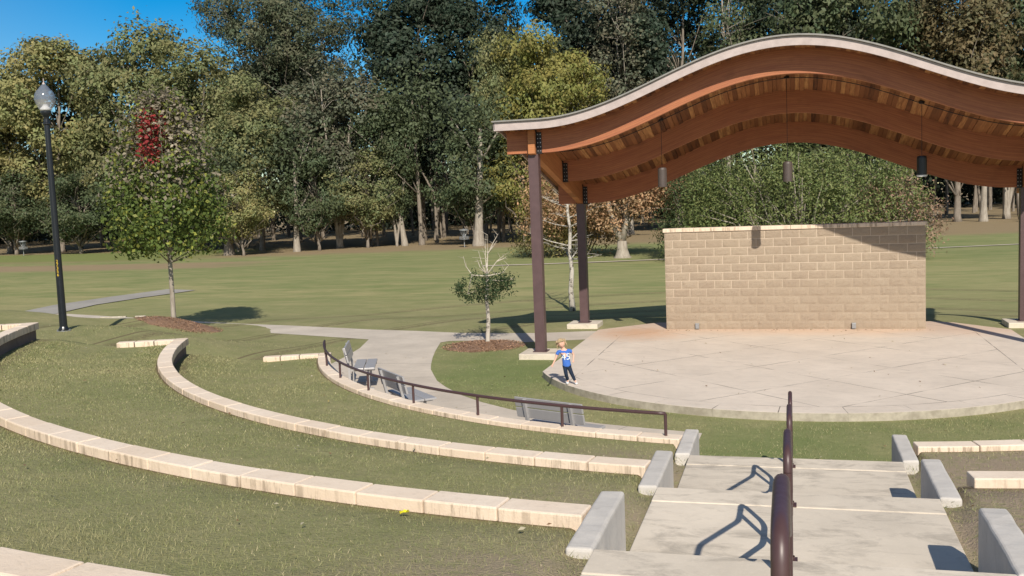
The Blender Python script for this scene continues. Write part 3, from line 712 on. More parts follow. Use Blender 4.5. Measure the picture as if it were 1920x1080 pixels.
# ------------------------------------------------------------------ trees
def rot_quads(P,size,rng,up=0.0,aspect=1.0,N=None):
    n=len(P); nv=rng.normal(size=(n,3)); nv[:,2]+=up
    if N is not None: nv+=N
    nv/=np.linalg.norm(nv,axis=1,keepdims=True)
    a=np.cross(nv,rng.normal(size=(n,3))); a/=np.linalg.norm(a,axis=1,keepdims=True); b_=np.cross(nv,a)
    s=size*rng.uniform(.65,1.3,(n,1)); a=a*s*.5; b_=b_*s*.5*aspect
    fold=nv*s*.12
    V=np.stack([P-a,P-b_*.8+fold,P+a*1.15,P+b_*.8+fold],1).reshape(-1,3)
    F=np.arange(n*4).reshape(-1,4); return V,F
def crown_pts(rng,H,base,R,nl,ntuft,nleaf,shape='round',tuft=.45,lobe=.34,flat=.8):
    """clumpy crown: lobes -> tufts -> leaves; returns leaf pts, lobe centres, tuft shade"""
    cz=(H+base)/2; hz=(H-base)/2; L=[]
    while len(L)<nl:
        v=rng.normal(size=3); v/=np.linalg.norm(v); k=rng.uniform(.35,1)**.6
        q=v*k; z=q[2]
        if shape=='cone': wr=np.clip((1-z)/2,0.05,1)**.75*1.25
        elif shape=='vase': wr=np.clip(.55+.45*z,.2,1)
        elif shape=='flat': wr=1
        else: wr=1
        L.append((q[0]*R*wr*.8,q[1]*R*wr*.8,cz+z*hz*.86,rng.uniform(.7,1.25)*lobe*R*(1 if shape!='cone' else .5+.6*wr)))
    L=np.array(L)
    li=rng.integers(0,nl,ntuft); d=rng.normal(size=(ntuft,3)); d/=np.linalg.norm(d,axis=1,keepdims=True)
    rad=rng.uniform(0.35,1,ntuft)[:,None]**.5
    T=L[li,:3]+d*rad*L[li,3:4]*np.array([1,1,flat])
    ti=np.repeat(np.arange(ntuft),nleaf); P=T[ti]+rng.normal(size=(len(ti),3))*tuft*np.array([.5,.5,.38])
    tone=rng.uniform(.8,1.2,ntuft)[ti]
    outn=(P-L[li][ti,:3])/(L[li][ti,3:4]); outn=outn+np.repeat((T-np.array([0,0,cz-hz*.3]))/np.array([R,R,hz]),nleaf,0)*.5; outn/=np.linalg.norm(outn,axis=1,keepdims=True)+1e-6
    return P,L,tone,outn
def limbs(b,rng,H,base,L,r0,nlimb,crook=.05,trunk_top=.8,multi=1,flare=1.6):
    """tapered trunk(s) and limbs reaching the crown lobes"""
    tops=[]
    for m in range(multi):
        lean=rng.normal(0,.03 if multi==1 else .085,2)*H; path=[]; rad=[]; n=9
        for i in range(n):
            t=i/(n-1); z=t*H*trunk_top; path.append((lean[0]*t**1.2+rng.normal(0,crook)*(0<i)+ (m-(multi-1)/2)*.25*r0*2,lean[1]*t**1.2+rng.normal(0,crook)*(0<i),z-.15*(i==0))); rad.append(r0*(1-t*.82)*(flare if i==0 else 1))
        path.insert(1,(path[0][0],path[0][1],.35)); rad.insert(1,r0*1.08)
        b.tube(path,rad,9); tops.append((path,rad))
    for j in rng.permutation(len(L))[:nlimb]:
        c=L[j]; path,rad=tops[rng.integers(0,multi)]
        zc=max(base*.75,c[2]-abs(rng.normal(.25,.1))*H*.6-.2*np.hypot(c[0],c[1])); zc=min(zc,H*trunk_top*.97)
        k=1
        while k<len(path)-1 and path[k][2]<zc: k+=1
        a=Vector(path[k]); e=Vector((c[0],c[1],c[2])); mid=a.lerp(e,.5)+Vector((rng.normal(0,.06),rng.normal(0,.06),.08))*H*.25
        r1=rad[k]*.5; b.tube([a,a.lerp(mid,.5)+Vector((0,0,.02*H)),mid,e],[r1,r1*.75,r1*.5,r1*.15],6)
        for q in range(2):
            e2=mid+Vector((rng.normal(0,1),rng.normal(0,1),abs(rng.normal(.4,.6))))*c[3]*.8; b.tube([mid,mid.lerp(e2,.5)+Vector((0,0,.1)),e2],[r1*.35,r1*.22,r1*.06],5)
def outer_twigs(b,rng,H,base,L,n,r):
    for j in range(n):
        c=L[rng.integers(0,len(L))]; d=rng.normal(size=3); d[2]=abs(d[2])*.6; d/=np.linalg.norm(d); e=Vector((c[0]+d[0]*c[3]*.95,c[1]+d[1]*c[3]*.95,c[2]+d[2]*c[3]*.8))
        z=max(base,c[2]-rng.uniform(.15,.35)*H); a=Vector((c[0]*.25,c[1]*.25,z)); k=[a]
        for q in (.3,.55,.8): k.append(a.lerp(e,q)+Vector((rng.normal(0,.25),rng.normal(0,.25),rng.normal(.15,.2))))
        k.append(e); b.tube(k,[r,r*.8,r*.62,r*.42,r*.15],5)
        s_=k[3]; e2=s_+Vector((rng.normal(0,1.1),rng.normal(0,1.1),rng.uniform(.2,1.4))); b.tube([s_,s_.lerp(e2,.5),e2],[r*.4,r*.3,r*.1],4)
def tree(name,seed,H,base,R,nl,nt,nle,leaf,r0,shape='round',nlimb=12,bark='bark',tuft=.45,lobe=.34,multi=1,crook=.06,flat=.8,up=.3,trunk_top=.8,colfn=None,aspect=.7,flare=1.6):
    rng=np.random.default_rng(seed); root=bpy.data.objects.new(name,None); COL.objects.link(root)
    P,L,tone,outn=crown_pts(rng,H,base,R,nl,nt,nle,shape,tuft,lobe,flat)
    b=MB(); limbs(b,rng,H,base,L,r0,nlimb,crook,trunk_top,multi,flare); outer_twigs(b,rng,H,base,L,26,.055); tr=b.build('trunk',M[bark],root,smooth=True)
    V,F=rot_quads(P,leaf,rng,up,aspect,outn*2.2)
    t=tone*rng.uniform(.88,1.12,len(P)); hue=np.repeat(rng.uniform(.86,1.14,len(P)//nle),nle); col=np.stack([t*hue,t,t*.95],1)
    if colfn is not None: col=colfn(P,col,rng)
    cr=npmesh('crown',V,F,M['leaf'],np.repeat(col,4,0),root); return root
def place(src,first,x,y,sc,rz,color,label,cat='tree',group=None,squash=1.0,name=None,z=None):
    if first: r=src
    else:
        r=src.copy(); COL.objects.link(r)
        for ch in src.children:
            c=ch.copy(); COL.objects.link(c); c.parent=r
    r.location=(x,y,float(hgt(x,y)) if z is None else z); r.scale=(sc*squash,sc*squash,sc); r.rotation_euler=(0,0,rz)
    if name: r.name=name
    for ch in r.children:
        if ch.name.startswith('crown'): ch.color=color+(1,)
    tag(r,label,cat,group); return r
V_={}
V_['oak']=tree('broadleaf_tree',11,16,1.6,5.8,34,1300,20,.28,.22,'round',14,tuft=.6,lobe=.33)
V_['oak2']=tree('broadleaf_tree',12,16,1.5,4.9,34,1250,20,.27,.20,'vase',14,tuft=.6,lobe=.34)
V_['tall']=tree('tall_tree',13,22,3.0,5.2,48,1600,18,.31,.26,'round',16,tuft=.65,lobe=.30)
V_['multi']=tree('forked_tree',14,15,1.8,6.0,34,1150,18,.27,.15,'vase',20,'pale',tuft=.65,lobe=.30,multi=4,trunk_top=.85)
V_['pine']=tree('pine_tree',15,22,9,6.2,46,1700,24,.25,.30,'round',22,tuft=.6,lobe=.27,flat=.6,aspect=.45,trunk_top=.92)
V_['low']=tree('understorey_tree',16,8,.7,3.2,22,640,18,.21,.11,'flat',10,tuft=.5,lobe=.36,flat=.6)
V_['bare']=tree('sparse_tree',17,21,5,5.0,32,620,13,.26,.2,'vase',24,'pale',tuft=.7,lobe=.26,trunk_top=.9)
used=set()
cam=Vector((0.0105,-24.819,3.480))
f_=1846.72; RV=Vector((0.96188502,0.27055375,-0.0397224)); FV=Vector((-0.27313436,0.95759313,-0.09172253)); UV=Vector((0.01322202,0.09907608,0.99499201))
OL=(.225,.240,.115); OLY=(.305,.300,.135); GR=(.115,.145,.078); DK=(.052,.075,.052); BL=(.135,.155,.098); YG=(.27,.265,.085); BR=(.17,.145,.08); GY=(.165,.170,.12)  # leaf colours, blue raised in several to stand in for distance haze
T=[ # kind x y height width-ratio colour label
('oak2',-76.2,57.5,18.5,1.25,OLY,'leftmost olive yellow broadleaf tree at the edge of the wood'),
('tall',-69.6,57.1,23.5,1.1,OLY,'tall olive yellow oak behind the lamp globe at the left'),
('bare',-73.5,68,22.5,1.0,GY,'thin greyish tree with sky showing through it, between the two tall olive oaks'),
('oak',-60.2,57.9,23,.92,OL,'tall rounded olive tree rising behind the red tipped maple'),
('oak2',-52.6,55.9,19.6,1.2,OL,'olive tree at the right of the skyline gap, just left of the big pine'),
('pine',-47.6,64.5,29,1.05,BL,'very tall dark pine towering into the sky left of centre'),
('oak',-43.6,50.6,15.6,1.1,OL,'broad olive tree in front of the tall pine'),
('multi',-36.6,51.2,15.2,1.15,GY,'grey green tree with several pale leaning trunks from one base'),
('low',-41.2,43.6,7.0,1.0,OLY,'small bright yellow green tree low at the wood edge right of the maple'),
('low',-36.9,48.0,8.6,.95,GR,'small green understorey tree between the maple and the pale forked trunks'),
('multi',-31.6,51.6,13.0,.8,GR,'slim green tree with a leaning pale trunk beside the dark gap'),
('tall',-32.7,60.6,27,1.05,DK,'very dark tall evergreen tree above the dark gap in the wood'),
('low',-24.0,49.3,9.6,.95,GR,'bright green low spreading tree over the pale flared trunk near the disc basket'),
('tall',-26.6,60.5,25,.9,DK,'dark green tall tree right behind the flared trunk'),
('oak2',-22.9,53.6,17.5,.62,OL,'narrow olive tree left of the pavilion roof corner'),
('oak',-18.9,53.6,18.2,.85,YG,'yellow green tree crown standing above the left end of the pavilion roof'),
('low',-20.3,50.6,9.4,.95,YG,'yellow leaved small tree just left of the front pavilion post'),
('tall',-18.9,67,27,.95,DK,'dark tree beyond the yellow green crown, above the rising roof'),
('bare',-13.6,62,24.5,1.1,GY,'nearly bare tree with white branches above the left slope of the roof'),
('tall',-9.8,65,27,.95,DK,'dense dark tree above the roof left of its crest'),
('bare',-5.0,63,25,1.0,GR,'sparse green tree with pale branches just left of the roof crest'),
('tall',-.2,70,28,1.0,DK,'dark green tree straight above the roof crest'),
('oak',4.8,67.5,25,.9,GR,'mid green tree above the roof just right of its crest'),
('bare',10.4,75,27,1.1,GY,'open tree with blue sky between its twigs above the right slope of the roof'),
('oak2',13.9,68,24,.95,BR,'brownish olive tree above the right end of the roof'),
('multi',18.4,71.2,22,.9,GR,'tree with thick pale forked trunks seen below the right end of the roof'),
('low',-72.8,54.6,8.5,1.3,GR,'low grey green tree under the tall oaks left of the lamp post'),
('low',-64.0,53.0,8.0,1.3,GR,'dense low green tree right of the lamp post'),
('low',-58.4,54.4,9.0,1.3,GR,'low dark green tree just left of the maple crown'),
('low',-51.0,52.0,9.5,1.2,GR,'low green tree hidden by the right side of the maple'),
('low',-33.6,50.2,8.5,1.0,OL,'low olive tree between the pale forked trunks and the leaning trunk'),
('low',-15.0,56.0,9.5,1.2,GR,'low green tree seen between the two left pavilion posts'),
('bare',22.5,70,25,1.0,BR,'thin brownish tree at the right frame edge'),
]
for i,(k,x,y,H,wr,c,lab) in enumerate(T):
    base={'oak':16,'oak2':16,'tall':22,'multi':15,'pine':22,'low':8,'bare':21}[k]
    first=k not in used; used.add(k)
    place(V_[k],first,x,y,H/base,(i*1.37+.9)%6.28,c,lab,'tree','trees along the edge of the wood',squash=wr)
# flared pale trunks of old trees standing in the wood edge
def bare_trunk(x,y,h,r,lean,label,mat='pale',flare=1.75):
    z=float(hgt(x,y)); root=thing('tree',label,'tree',(x,y,z),0,'bare lower trunks at the wood edge'); b=MB(); rng=np.random.default_rng(int(abs(x)*10))
    P=[(0,0,-.2),(0,0,.15),(lean*.04,0,.6),(lean*.12,0,1.4),(lean*.35,.05,h*.35),(lean*.7,.1,h*.7),(lean,.1,h)]
    b.tube(P,[r*flare*1.2,r*flare,r*1.5,r*1.15,r,r*.8,r*.45],12)
    for q in range(4):
        a=Vector(P[5 if q%2 else 4]); e=a+Vector((rng.normal(0,1.6),rng.normal(0,1),rng.uniform(1.5,4))); b.tube([a,a.lerp(e,.5),e],[r*.4,r*.28,r*.1],6)
    b.build('trunk',M[mat],root,smooth=True)
    P2=np.array([[lean+rng.normal(0,1.7),rng.normal(0,1.5),h+rng.normal(0,1.4)] for _ in range(1500)]); V,F=rot_quads(P2,.34,rng,.3,.7); t=rng.uniform(.6,1.3,(1500,1)); o=npmesh('crown',V,F,M['leaf'],np.repeat(np.repeat(t,3,1),4,0),root); o.color=GR+(1,)
bare_trunk(-23.3,48.0,9,.29,.5,'thick pale flared trunk standing right of the disc golf basket')
bare_trunk(-30.9,51.6,10,.17,-1.2,'pale trunk leaning left beside the darkest gap in the wood')
bare_trunk(-29.6,52.2,12,.16,-.3,'straight grey trunk at the left side of the dark gap','bark')
bare_trunk(-38.5,47.2,8,.18,.2,'mottled pale trunk left of the many stemmed grey tree')
bare_trunk(-43.1,44.6,6,.26,-.1,'short reddish trunk near the small yellow green tree','bark')
bare_trunk(15.8,67.0,10,.22,.2,'thin pale trunk just left of the thick forked trunks on the right')

# woodland behind (no single tree can be told apart): one object
def woodland():
    rng=np.random.default_rng(77); Ps=[];Cs=[];b=MB()
    for i in range(120):
        u=rng.uniform(-500,2500); Z=rng.uniform(100,150); q=cam+(FV+(u-960)/f_*RV)*Z; x,y=q.x,q.y
        H=(rng.uniform(13,17) if u<430 else rng.uniform(21,29)); R=rng.uniform(4,6.5); n=1150
        k=rng.integers(0,14,n); L=rng.normal(size=(14,3)); L/=np.linalg.norm(L,axis=1,keepdims=True); L*=rng.uniform(.4,1,(14,1)); L=L*np.array([R,R,H*.34])+np.array([0,0,H*.62])
        P=L[k]+rng.normal(size=(n,3))*np.array([1.3,1.3,1.1])+np.array([x,y,0]); Ps.append(P)
        Cs.append(np.tile(np.array([[.8+.5*rng.random(),1,.9]])*rng.uniform(.55,1.0),(n,1))*rng.uniform(.7,1.3,(n,1)))
        z=float(hgt(x,y)); b.tube([(x,y,z-.2),(x+rng.normal(0,.2),y,H*.5),(x+rng.normal(0,.5),y,H*.8)],[rng.uniform(.14,.24),.15,.07],7)
    for i in range(110):   # trunks and thickets among the rows
        u=rng.uniform(430,2200); Z=rng.uniform(84,112); q=cam+(FV+(u-960)/f_*RV)*Z; x,y=q.x,q.y; z=float(hgt(x,y)); h=rng.uniform(7,12)
        b.tube([(x,y,z-.2),(x+rng.normal(0,.4),y,h*.5),(x+rng.normal(0,.9),y,h)],[rng.uniform(.09,.2),.11,.05],7)
    for i in range(150):   # undergrowth that closes the view under the crowns
        u=rng.uniform(-600,2600); Z=rng.uniform(128,156); q=cam+(FV+(u-960)/f_*RV)*Z; n=700; R=5.5
        P=rng.normal(size=(n,3))*np.array([R*.6,R*.6,2.6])+np.array([q.x,q.y,3.8]); P[:,2]=np.abs(P[:,2]); Ps.append(P); Cs.append(np.tile([[.75,.85,.8]],(n,1))*rng.uniform(.3,.8,(n,1)))
    P=np.concatenate(Ps); C=np.concatenate(Cs); V,F=rot_quads(P,.62,rng,.2,.8)
    nv=len(V); tv=np.array(b.v); 
    tq=[f for f in b.f if len(f)==4]; F2=np.array(tq)+nv
    o=npmesh('woodland',np.concatenate([V,tv]),np.concatenate([F,F2]),[M['leaf'],M['bark']],np.concatenate([np.repeat(C,4,0),np.ones((len(tv),3))]),mi=np.concatenate([np.zeros(len(F)),np.ones(len(F2))]))
    o.color=(.066,.083,.058,1); tag(o,kind='stuff'); return o
woodland()

# ------------------------------------------------------------------ individual nearer trees
def maple_col(P,col,rng):
    base_=col.copy()
    c=col*np.array([.125,.175,.045]); z=P[:,2]; x=P[:,0]
    g=(rng.random(len(P))<np.clip((z-3.1)/2.6,0,.85))[:,None]; c=np.where(g,col*np.array([.31,.27,.20]),c)       # thin greyish top
    yel=(rng.random(len(P))<.16)[:,None]; c=np.where(yel,col*np.array([.27,.29,.065]),c)
    a=x*.962+P[:,1]*.27; d=((a+.02)/.33)**2+((z-5.20)/.70)**2; red=rng.random(len(P))<np.clip(1.05-d*.62,0,.80)*(d<1.9)
    c=np.where(red[:,None],col*np.array([.33,.05,.05]),c)
    return c
mx,my=-17.35,-.05; zb=float(hgt(mx,my))+.10
def maple():
    rng=np.random.default_rng(21); root=thing('maple_tree','young maple with a red patch near its top, standing on a mulch mound','tree',(mx,my,zb))
    H=6.35; n=0; Ps=[]
    # egg shaped crown, widest low down, made of leafy shoots
    sh=[]
    while len(sh)<900:
        z=rng.uniform(2.0,H); t=(z-2.0)/(H-2.0); R=1.62*(np.interp(t,[0,.08,.25,.5,.75,.92,1],[.78,1.0,1.04,.94,.74,.46,.14]))
        a=rng.uniform(0,2*PI); rr=R*math.sqrt(rng.uniform(.12,1)); 
        if t>.6 and rng.random()<.12: continue
        sh.append((rr*math.cos(a),rr*math.sin(a),z))
    sh=np.array(sh); k=np.repeat(np.arange(len(sh)),17); P=sh[k]+rng.normal(size=(len(k),3))*np.array([.15,.15,.15])
    tone=rng.uniform(.75,1.25,len(sh))[k]*rng.uniform(.7,1.3,len(k)); col=np.repeat(tone[:,None],3,1); col=maple_col(P,col,rng)
    outn=P-np.array([0,0,3.4]); outn/=np.linalg.norm(outn,axis=1,keepdims=True)
    V,F=rot_quads(P,.12,rng,.3,.85,outn*1.1); b=MB()
    b.tube([(0,0,-.2),(0.0,0,.1),(.01,0,1.0),(.0,.02,2.0),(-.03,0,3.6),(.02,0,5.2)],[.1,.075,.068,.06,.04,.012],10)
    for i in range(46):
        s=sh[rng.integers(0,len(sh))]; z=max(1.6,s[2]-.5-np.hypot(s[0],s[1])*.8); b.tube([(0,0,z),(s[0]*.45,s[1]*.45,z+(s[2]-z)*.4),tuple(s)],[.02,.013,.004],5)
    b.build('trunk',M['mottled'] if False else M['pale'],root,smooth=True)
    o=npmesh('crown',V,F,M['leaf'],np.repeat(col,4,0),root); o.color=(1,1,1,1)
maple()
def small_oak():
    x,y=-7.226,-1.72; z=-.12; rng=np.random.default_rng(31)
    root=thing('oak_sapling','small half dead tree with pale twigs above a dark leafy ring, in a mulch bed','tree',(x,y,z)); b=MB()
    R=RV; ax=Vector((.962,.27,0))
    def W_(a,zz,d=0): return tuple(ax*a+Vector((-.27,.962,0))*d+Vector((0,0,zz)))
    b.tube([W_(-.02,-.1),W_(-.03,.1),W_(.01,.6),W_(-.01,1.1),W_(.02,1.6),W_(.03,2.0)],[.075,.058,.05,.044,.034,.02],9)
    b.build('trunk',M['mottled'],root,smooth=True)
    b=MB()
    for a,pts in enumerate([[(.02,1.8),(.0,2.2),(.04,2.72)],[(.03,1.85),(.06,2.3),(.08,2.7)],[(.05,2.2),(.2,2.5),(.34,2.72)],[(.06,2.25),(.18,2.4),(.30,2.55)],[(.04,1.75),(.28,2.05),(.48,2.2)],[(.28,2.05),(.42,2.1),(.52,2.14)],
        [(.0,1.7),(-.35,1.72),(-.50,1.95),(-.55,2.2)],[(-.35,1.72),(-.42,1.5),(-.48,1.25)],[(.0,1.75),(-.14,1.92),(-.2,2.1)],[(.03,1.7),(.4,1.76),(.58,1.95)],[(.05,1.6),(.45,1.55),(.7,1.62)],[(0,1.75),(-.1,2.0),(-.16,2.3)]]):
        b.tube([W_(p[0],p[1],rng.normal(0,.06)) for p in pts],np.linspace(.017,.004,len(pts)).tolist(),6)
        for q in range(4):
            i=rng.integers(0,len(pts)-1); p=Vector(W_(*pts[i])).lerp(Vector(W_(*pts[i+1])),rng.random()); e=p+Vector((rng.normal(0,.16),rng.normal(0,.12),rng.uniform(-.03,.2))); b.tube([p,p.lerp(e,.5),e],[.006,.004,.002],4)
    b.build('dead_twigs',M['twig'],root)
    sh=[]
    while len(sh)<150:
        a=rng.normal(0,.36); d=rng.normal(0,.28); zz=rng.uniform(1.05,1.75)
        if abs(a)<.78 and zz>1.02+abs(a)*.35 and (abs(a)<.35 or rng.random()<.75): sh.append(W_(a,zz,d))
    for c0 in ((-.62,1.52),(-.7,1.42),(-.55,1.3),(-.45,1.18),(.5,1.58),(.42,1.5),(.6,1.62)):
        for q in range(6): sh.append(W_(c0[0]+rng.normal(0,.06),c0[1]+rng.normal(0,.05),rng.normal(0,.12)))
    sh=np.array(sh); k=np.repeat(np.arange(len(sh)),13); P=sh[k]+rng.normal(size=(len(k),3))*.055
    V,F=rot_quads(P,.062,rng,.3,.6); t=rng.uniform(.6,1.3,(len(P),1)); col=np.repeat(t,3,1)*np.array([.050,.085,.035])
    o=npmesh('crown',V,F,M['leaf'],np.repeat(col,4,0),root); o.color=(1,1,1,1)
small_oak()
def branchy(root,rng,H,r,n,mat,spread=.9,start=.3,sub=5,name='trunk',bend=.1):
    b=MB(); path=[(0,0,-.2)]; 
    for i in range(1,9): t=i/8; path.append((rng.normal(0,bend)*.5,rng.normal(0,bend)*.5,t*H))
    rad=[r*1.3]+[r*(1-.9*i/8) for i in range(1,9)]; b.tube(path,rad,8); tips=[]
    for i in range(n):
        t=rng.uniform(start,.95); z=t*H; k=min(7,int(t*8)); a=Vector(path[k]).lerp(Vector(path[k+1]),t*8-k); an=rng.uniform(0,2*PI); L=H*rng.uniform(.14,.34)*(1.25-t)*spread*1.6
        e=a+Vector((math.cos(an)*L,math.sin(an)*L,L*rng.uniform(.1,.7))); m=a.lerp(e,.5)+Vector((0,0,-.04*L)); rr=r*(1-t*.85)*.42
        b.tube([a,m,e],[rr,rr*.6,rr*.15],5); tips.append(e)
        for q in range(sub):
            s=a.lerp(e,rng.uniform(.3,1)); e2=s+Vector((rng.normal(0,.22),rng.normal(0,.22),rng.uniform(-.05,.22)))*L; b.tube([s,s.lerp(e2,.5)+Vector((0,0,.02)),e2],[rr*.3,rr*.2,rr*.07],4); tips.append(e2)
    b.build(name,M[mat],root,smooth=True); return tips
bt=thing('bare_tree','leafless young tree with mottled bark standing beside the rear left pavilion post','tree',(-7.05,7.3,float(hgt(-7.05,7.3))))
branchy(bt,np.random.default_rng(41),5.4,.095,40,'mottled',.62,.30,6)
# forked tree with brown leaves across the field
def leafy(root,rng,tips,per,size,sp,color,name='crown',aspect=.6,jit=.35):
    T_=np.array([tuple(t) for t in tips]); k=np.repeat(np.arange(len(T_)),per); P=T_[k]+rng.normal(size=(len(k),3))*sp
    cc=P.mean(0)*np.array([1,1,.4]); on=(P-cc); on/=np.linalg.norm(on,axis=1,keepdims=True); on=on+(P-T_[k])/sp*.5; V,F=rot_quads(P,size,rng,.2,aspect,on*.9); t=rng.uniform(1-jit,1+jit,(len(P),1))*rng.uniform(.8,1.2,len(T_))[k][:,None]; c=np.concatenate([t*rng.uniform(.9,1.15,(len(P),1)),t,t],1)
    o=npmesh(name,V,F,M['leaf'],np.repeat(c,4,0),root); o.color=color+(1,); return o
bx,by=-9.2,30.6
fr=thing('forked_tree','pale forked tree with rusty brown leaves across the field behind the pavilion','tree',(bx,by,float(hgt(bx,by))))
rng=np.random.default_rng(51); b=MB()
b.tube([(0,0,-.2),(0,0,.12),(.0,0,.5),(.0,0,.95)],[.75,.42,.30,.27],12)
F_=[[(0,0,.9),(-.5,0,1.9),(-.75,.1,3.2),(-1.1,0,5.0),(-1.3,0,7.2)],[(0,0,.9),(.25,0,2.0),(.35,0,3.3),(.3,.2,5.2),(.7,0,7.8)],[(.3,0,2.6),(.9,.1,4.0),(1.7,0,5.6),(2.2,0,7)],[(.12,0,1.6),(.5,.3,2.4),(.55,.4,3.6),(1.2,.5,5)]]
tips=[]
for P in F_:
    b.tube(P,np.linspace(.2,.05,len(P)).tolist(),9)
    for q in range(26):
        i=rng.integers(1,len(P)-1); a=Vector(P[i]).lerp(Vector(P[i+1]),rng.random()); e=a+Vector((rng.normal(0,1.3),rng.normal(0,1.0),rng.uniform(-.4,.9)))
        b.tube([a,a.lerp(e,.5)+Vector((0,0,.1)),e],[.035,.022,.006],5); tips+= [e,a.lerp(e,.7)]
b.tube([(.25,0,2.6),(1.8,0,2.75),(3.4,0,2.6),(5.0,0,3.3)],[.07,.05,.035,.01],6)
b.build('trunk',M['pale'],fr,smooth=True)
tips+= [Vector((rng.uniform(.8,3.8),rng.normal(0,.8),rng.uniform(3.0,6.0))) for _ in range(120)]+[Vector((rng.uniform(-5.5,-.8),rng.normal(0,.8),rng.uniform(1.9,6.0))) for _ in range(150)]
leafy(fr,rng,tips,40,.19,.36,(.46,.31,.18))
sx_,sy_=-12.6,33.6
def shrub(x,y,w,h,n,per,size,color,label,seed,name='shrub',low=.1,twigs=30,bark='bark',depth=None,pw=1.0,cat='shrub',sp=.3,top=None):
    rng=np.random.default_rng(seed); root=thing(name,label,cat,(x,y,float(hgt(x,y)))); b=MB(); tips=[]; depth=depth or w*.5
    while len(tips)<n:
        a=rng.uniform(-1,1); d=rng.uniform(-1,1); zz=rng.uniform(low,1); lim=(1-abs(a)**2.2*.55-abs(d)**2*.3) if top is None else top(a)*(1-abs(d)**2*.3)
        if zz<lim and (zz>lim*.35 or rng.random()<.5): tips.append(Vector((a*w/2,d*depth/2,zz*h)))
    for i in range(twigs):
        t=tips[rng.integers(0,len(tips))]; s=Vector((t.x*.35,t.y*.4,-.1)); m=s.lerp(t,.5)+Vector((0,0,.12*h)); b.tube([s,m,t],[.05*h/5,.03*h/5,.008],5)
    b.build('stems',M[bark],root,smooth=True); leafy(root,rng,tips,per,size,sp,color,'foliage',.5,.15); return root
shrub(sx_,sy_,5.6,5.0,150,40,.2,(.38,.25,.10),'rusty orange brown shrub between the pavilion posts across the field',61,twigs=20,sp=.38)
shrub(-13.8,32.2,5.0,2.3,90,34,.17,(.27,.25,.10),'low olive brown thicket left of the forked tree',62,twigs=16,sp=.3)
shrub(.5,26.8,11.2,6.6,980,40,.155,(.20,.245,.09),'broad light green tree filling the view above the block wall',63,'willow_tree',twigs=120,bark='pale',depth=5,cat='tree',sp=.32,top=lambda a:1-abs(a)**4*.22-.16*abs(math.sin(a*7.3+.6))-.08*abs(math.sin(a*17)-.2))
shrub(-4.4,28.2,4.6,5.4,260,36,.17,(.095,.13,.055),'darker green tree at the left of the broad light green tree',64,'small_tree',twigs=26,cat='tree',depth=4)
shrub(5.15,25.6,3.3,4.3,170,22,.15,(.36,.25,.175),'sparse reddish brown shrub above the right end of the block wall',65,twigs=60,bark='pale',depth=2.4,sp=.3,top=lambda a:.95-.35*max(0,a)**1.5-.1*max(0,-a))
shrub(19.6,64,2.0,1.8,50,26,.2,(.25,.26,.09),'small green bush under the trees at the far right',66,twigs=8)
shrub(-17.2,47.2,2.4,3.2,70,30,.2,(.33,.31,.08),'yellow green bush half hidden by the front pavilion post',67,twigs=10)

# ------------------------------------------------------------------ disc golf baskets
def basket(x,y,label):
    root=thing('disc_golf_basket',label,'disc golf basket',(x,y,float(hgt(x,y))),0,'disc golf baskets')
    b=MB(); b.tube([(0,0,-.1),(0,0,1.42)],.035,8); b.build('pole',M['zinc'],root)
    b=MB(); b.lathe([(.36,.62),(.34,.60),(0,.60),(0,.605)],20); 
    for zz in (.62,.72,.82): b.tube([(.36*math.cos(t),.36*math.sin(t),zz) for t in np.linspace(0,2*PI,25)],.014,5)
    for t in np.linspace(0,2*PI,25): b.tube([(.36*math.cos(t),.36*math.sin(t),.6),(.36*math.cos(t),.36*math.sin(t),.83)],.008,4)
    b.build('tray',M['zinc'],root)
    b=MB(); b.lathe([(.33,1.36),(.35,1.36),(.35,1.28),(.33,1.28),(.33,1.36),(.04,1.41),(0,1.41)],20); b.build('top_band',M['zinc'],root)
    b=MB()
    for t in np.linspace(0,2*PI,13)[:-1]: b.tube([(.31*math.cos(t),.31*math.sin(t),1.3),(.19*math.cos(t),.19*math.sin(t),1.0),(.05*math.cos(t),.05*math.sin(t),.74)],.012,4)
    b.build('chains',M['zinc'],root)
basket(-24.0,46.6,'grey disc golf basket by the flared trunk at the wood edge')
basket(-69.8,52.2,'distant disc golf basket at the far left beyond the lamp post')
# ------------------------------------------------------------------ mulch beds
def mound(x,y,r,h,label,n=2600,sx=1.0):
    rng=np.random.default_rng(int(r*100)); R_,T_=np.meshgrid(np.linspace(0,1,14),np.linspace(0,2*PI,41)[:-1],indexing='ij')
    rr=R_*r*(1+.10*np.sin(3*T_+1)+.06*np.sin(7*T_)); X=x+rr*np.cos(T_)*sx; Y=y+rr*np.sin(T_); Z=hgt(X,Y)+h*(1-R_**2)**1.2+rng.normal(0,.012,R_.shape)*(R_<.95)-.02*(R_>.98)+.004
    V=np.stack([X,Y,Z],-1).reshape(-1,3); m=40; i,j=np.meshgrid(np.arange(13),np.arange(m),indexing='ij'); F=np.stack([i*m+j,(i+1)*m+j,(i+1)*m+(j+1)%m,i*m+(j+1)%m],-1).reshape(-1,4)
    a=rng.uniform(0,2*PI,n); q=np.sqrt(rng.random(n))*r*1.08; px=x+q*np.cos(a)*sx; py=y+q*np.sin(a); pz=hgt(px,py)+h*np.clip(1-(q/r)**2,0,1)**1.2+.012
    V2,F2=rot_quads(np.stack([px,py,pz],1),.05,rng,1.5,.35)
    c=np.concatenate([np.tile([[.8,.8,.8]],(len(V),1)),np.repeat(rng.uniform(.5,1.6,(n,1))*np.array([[1,1,1]]),4,0)])
    o=npmesh('mulch',np.concatenate([V,V2]),np.concatenate([F,F2+len(V)]),M['blade'],c); o.color=(.40,.255,.17,1); tag(o,label,'mulch bed',kind='stuff'); return o
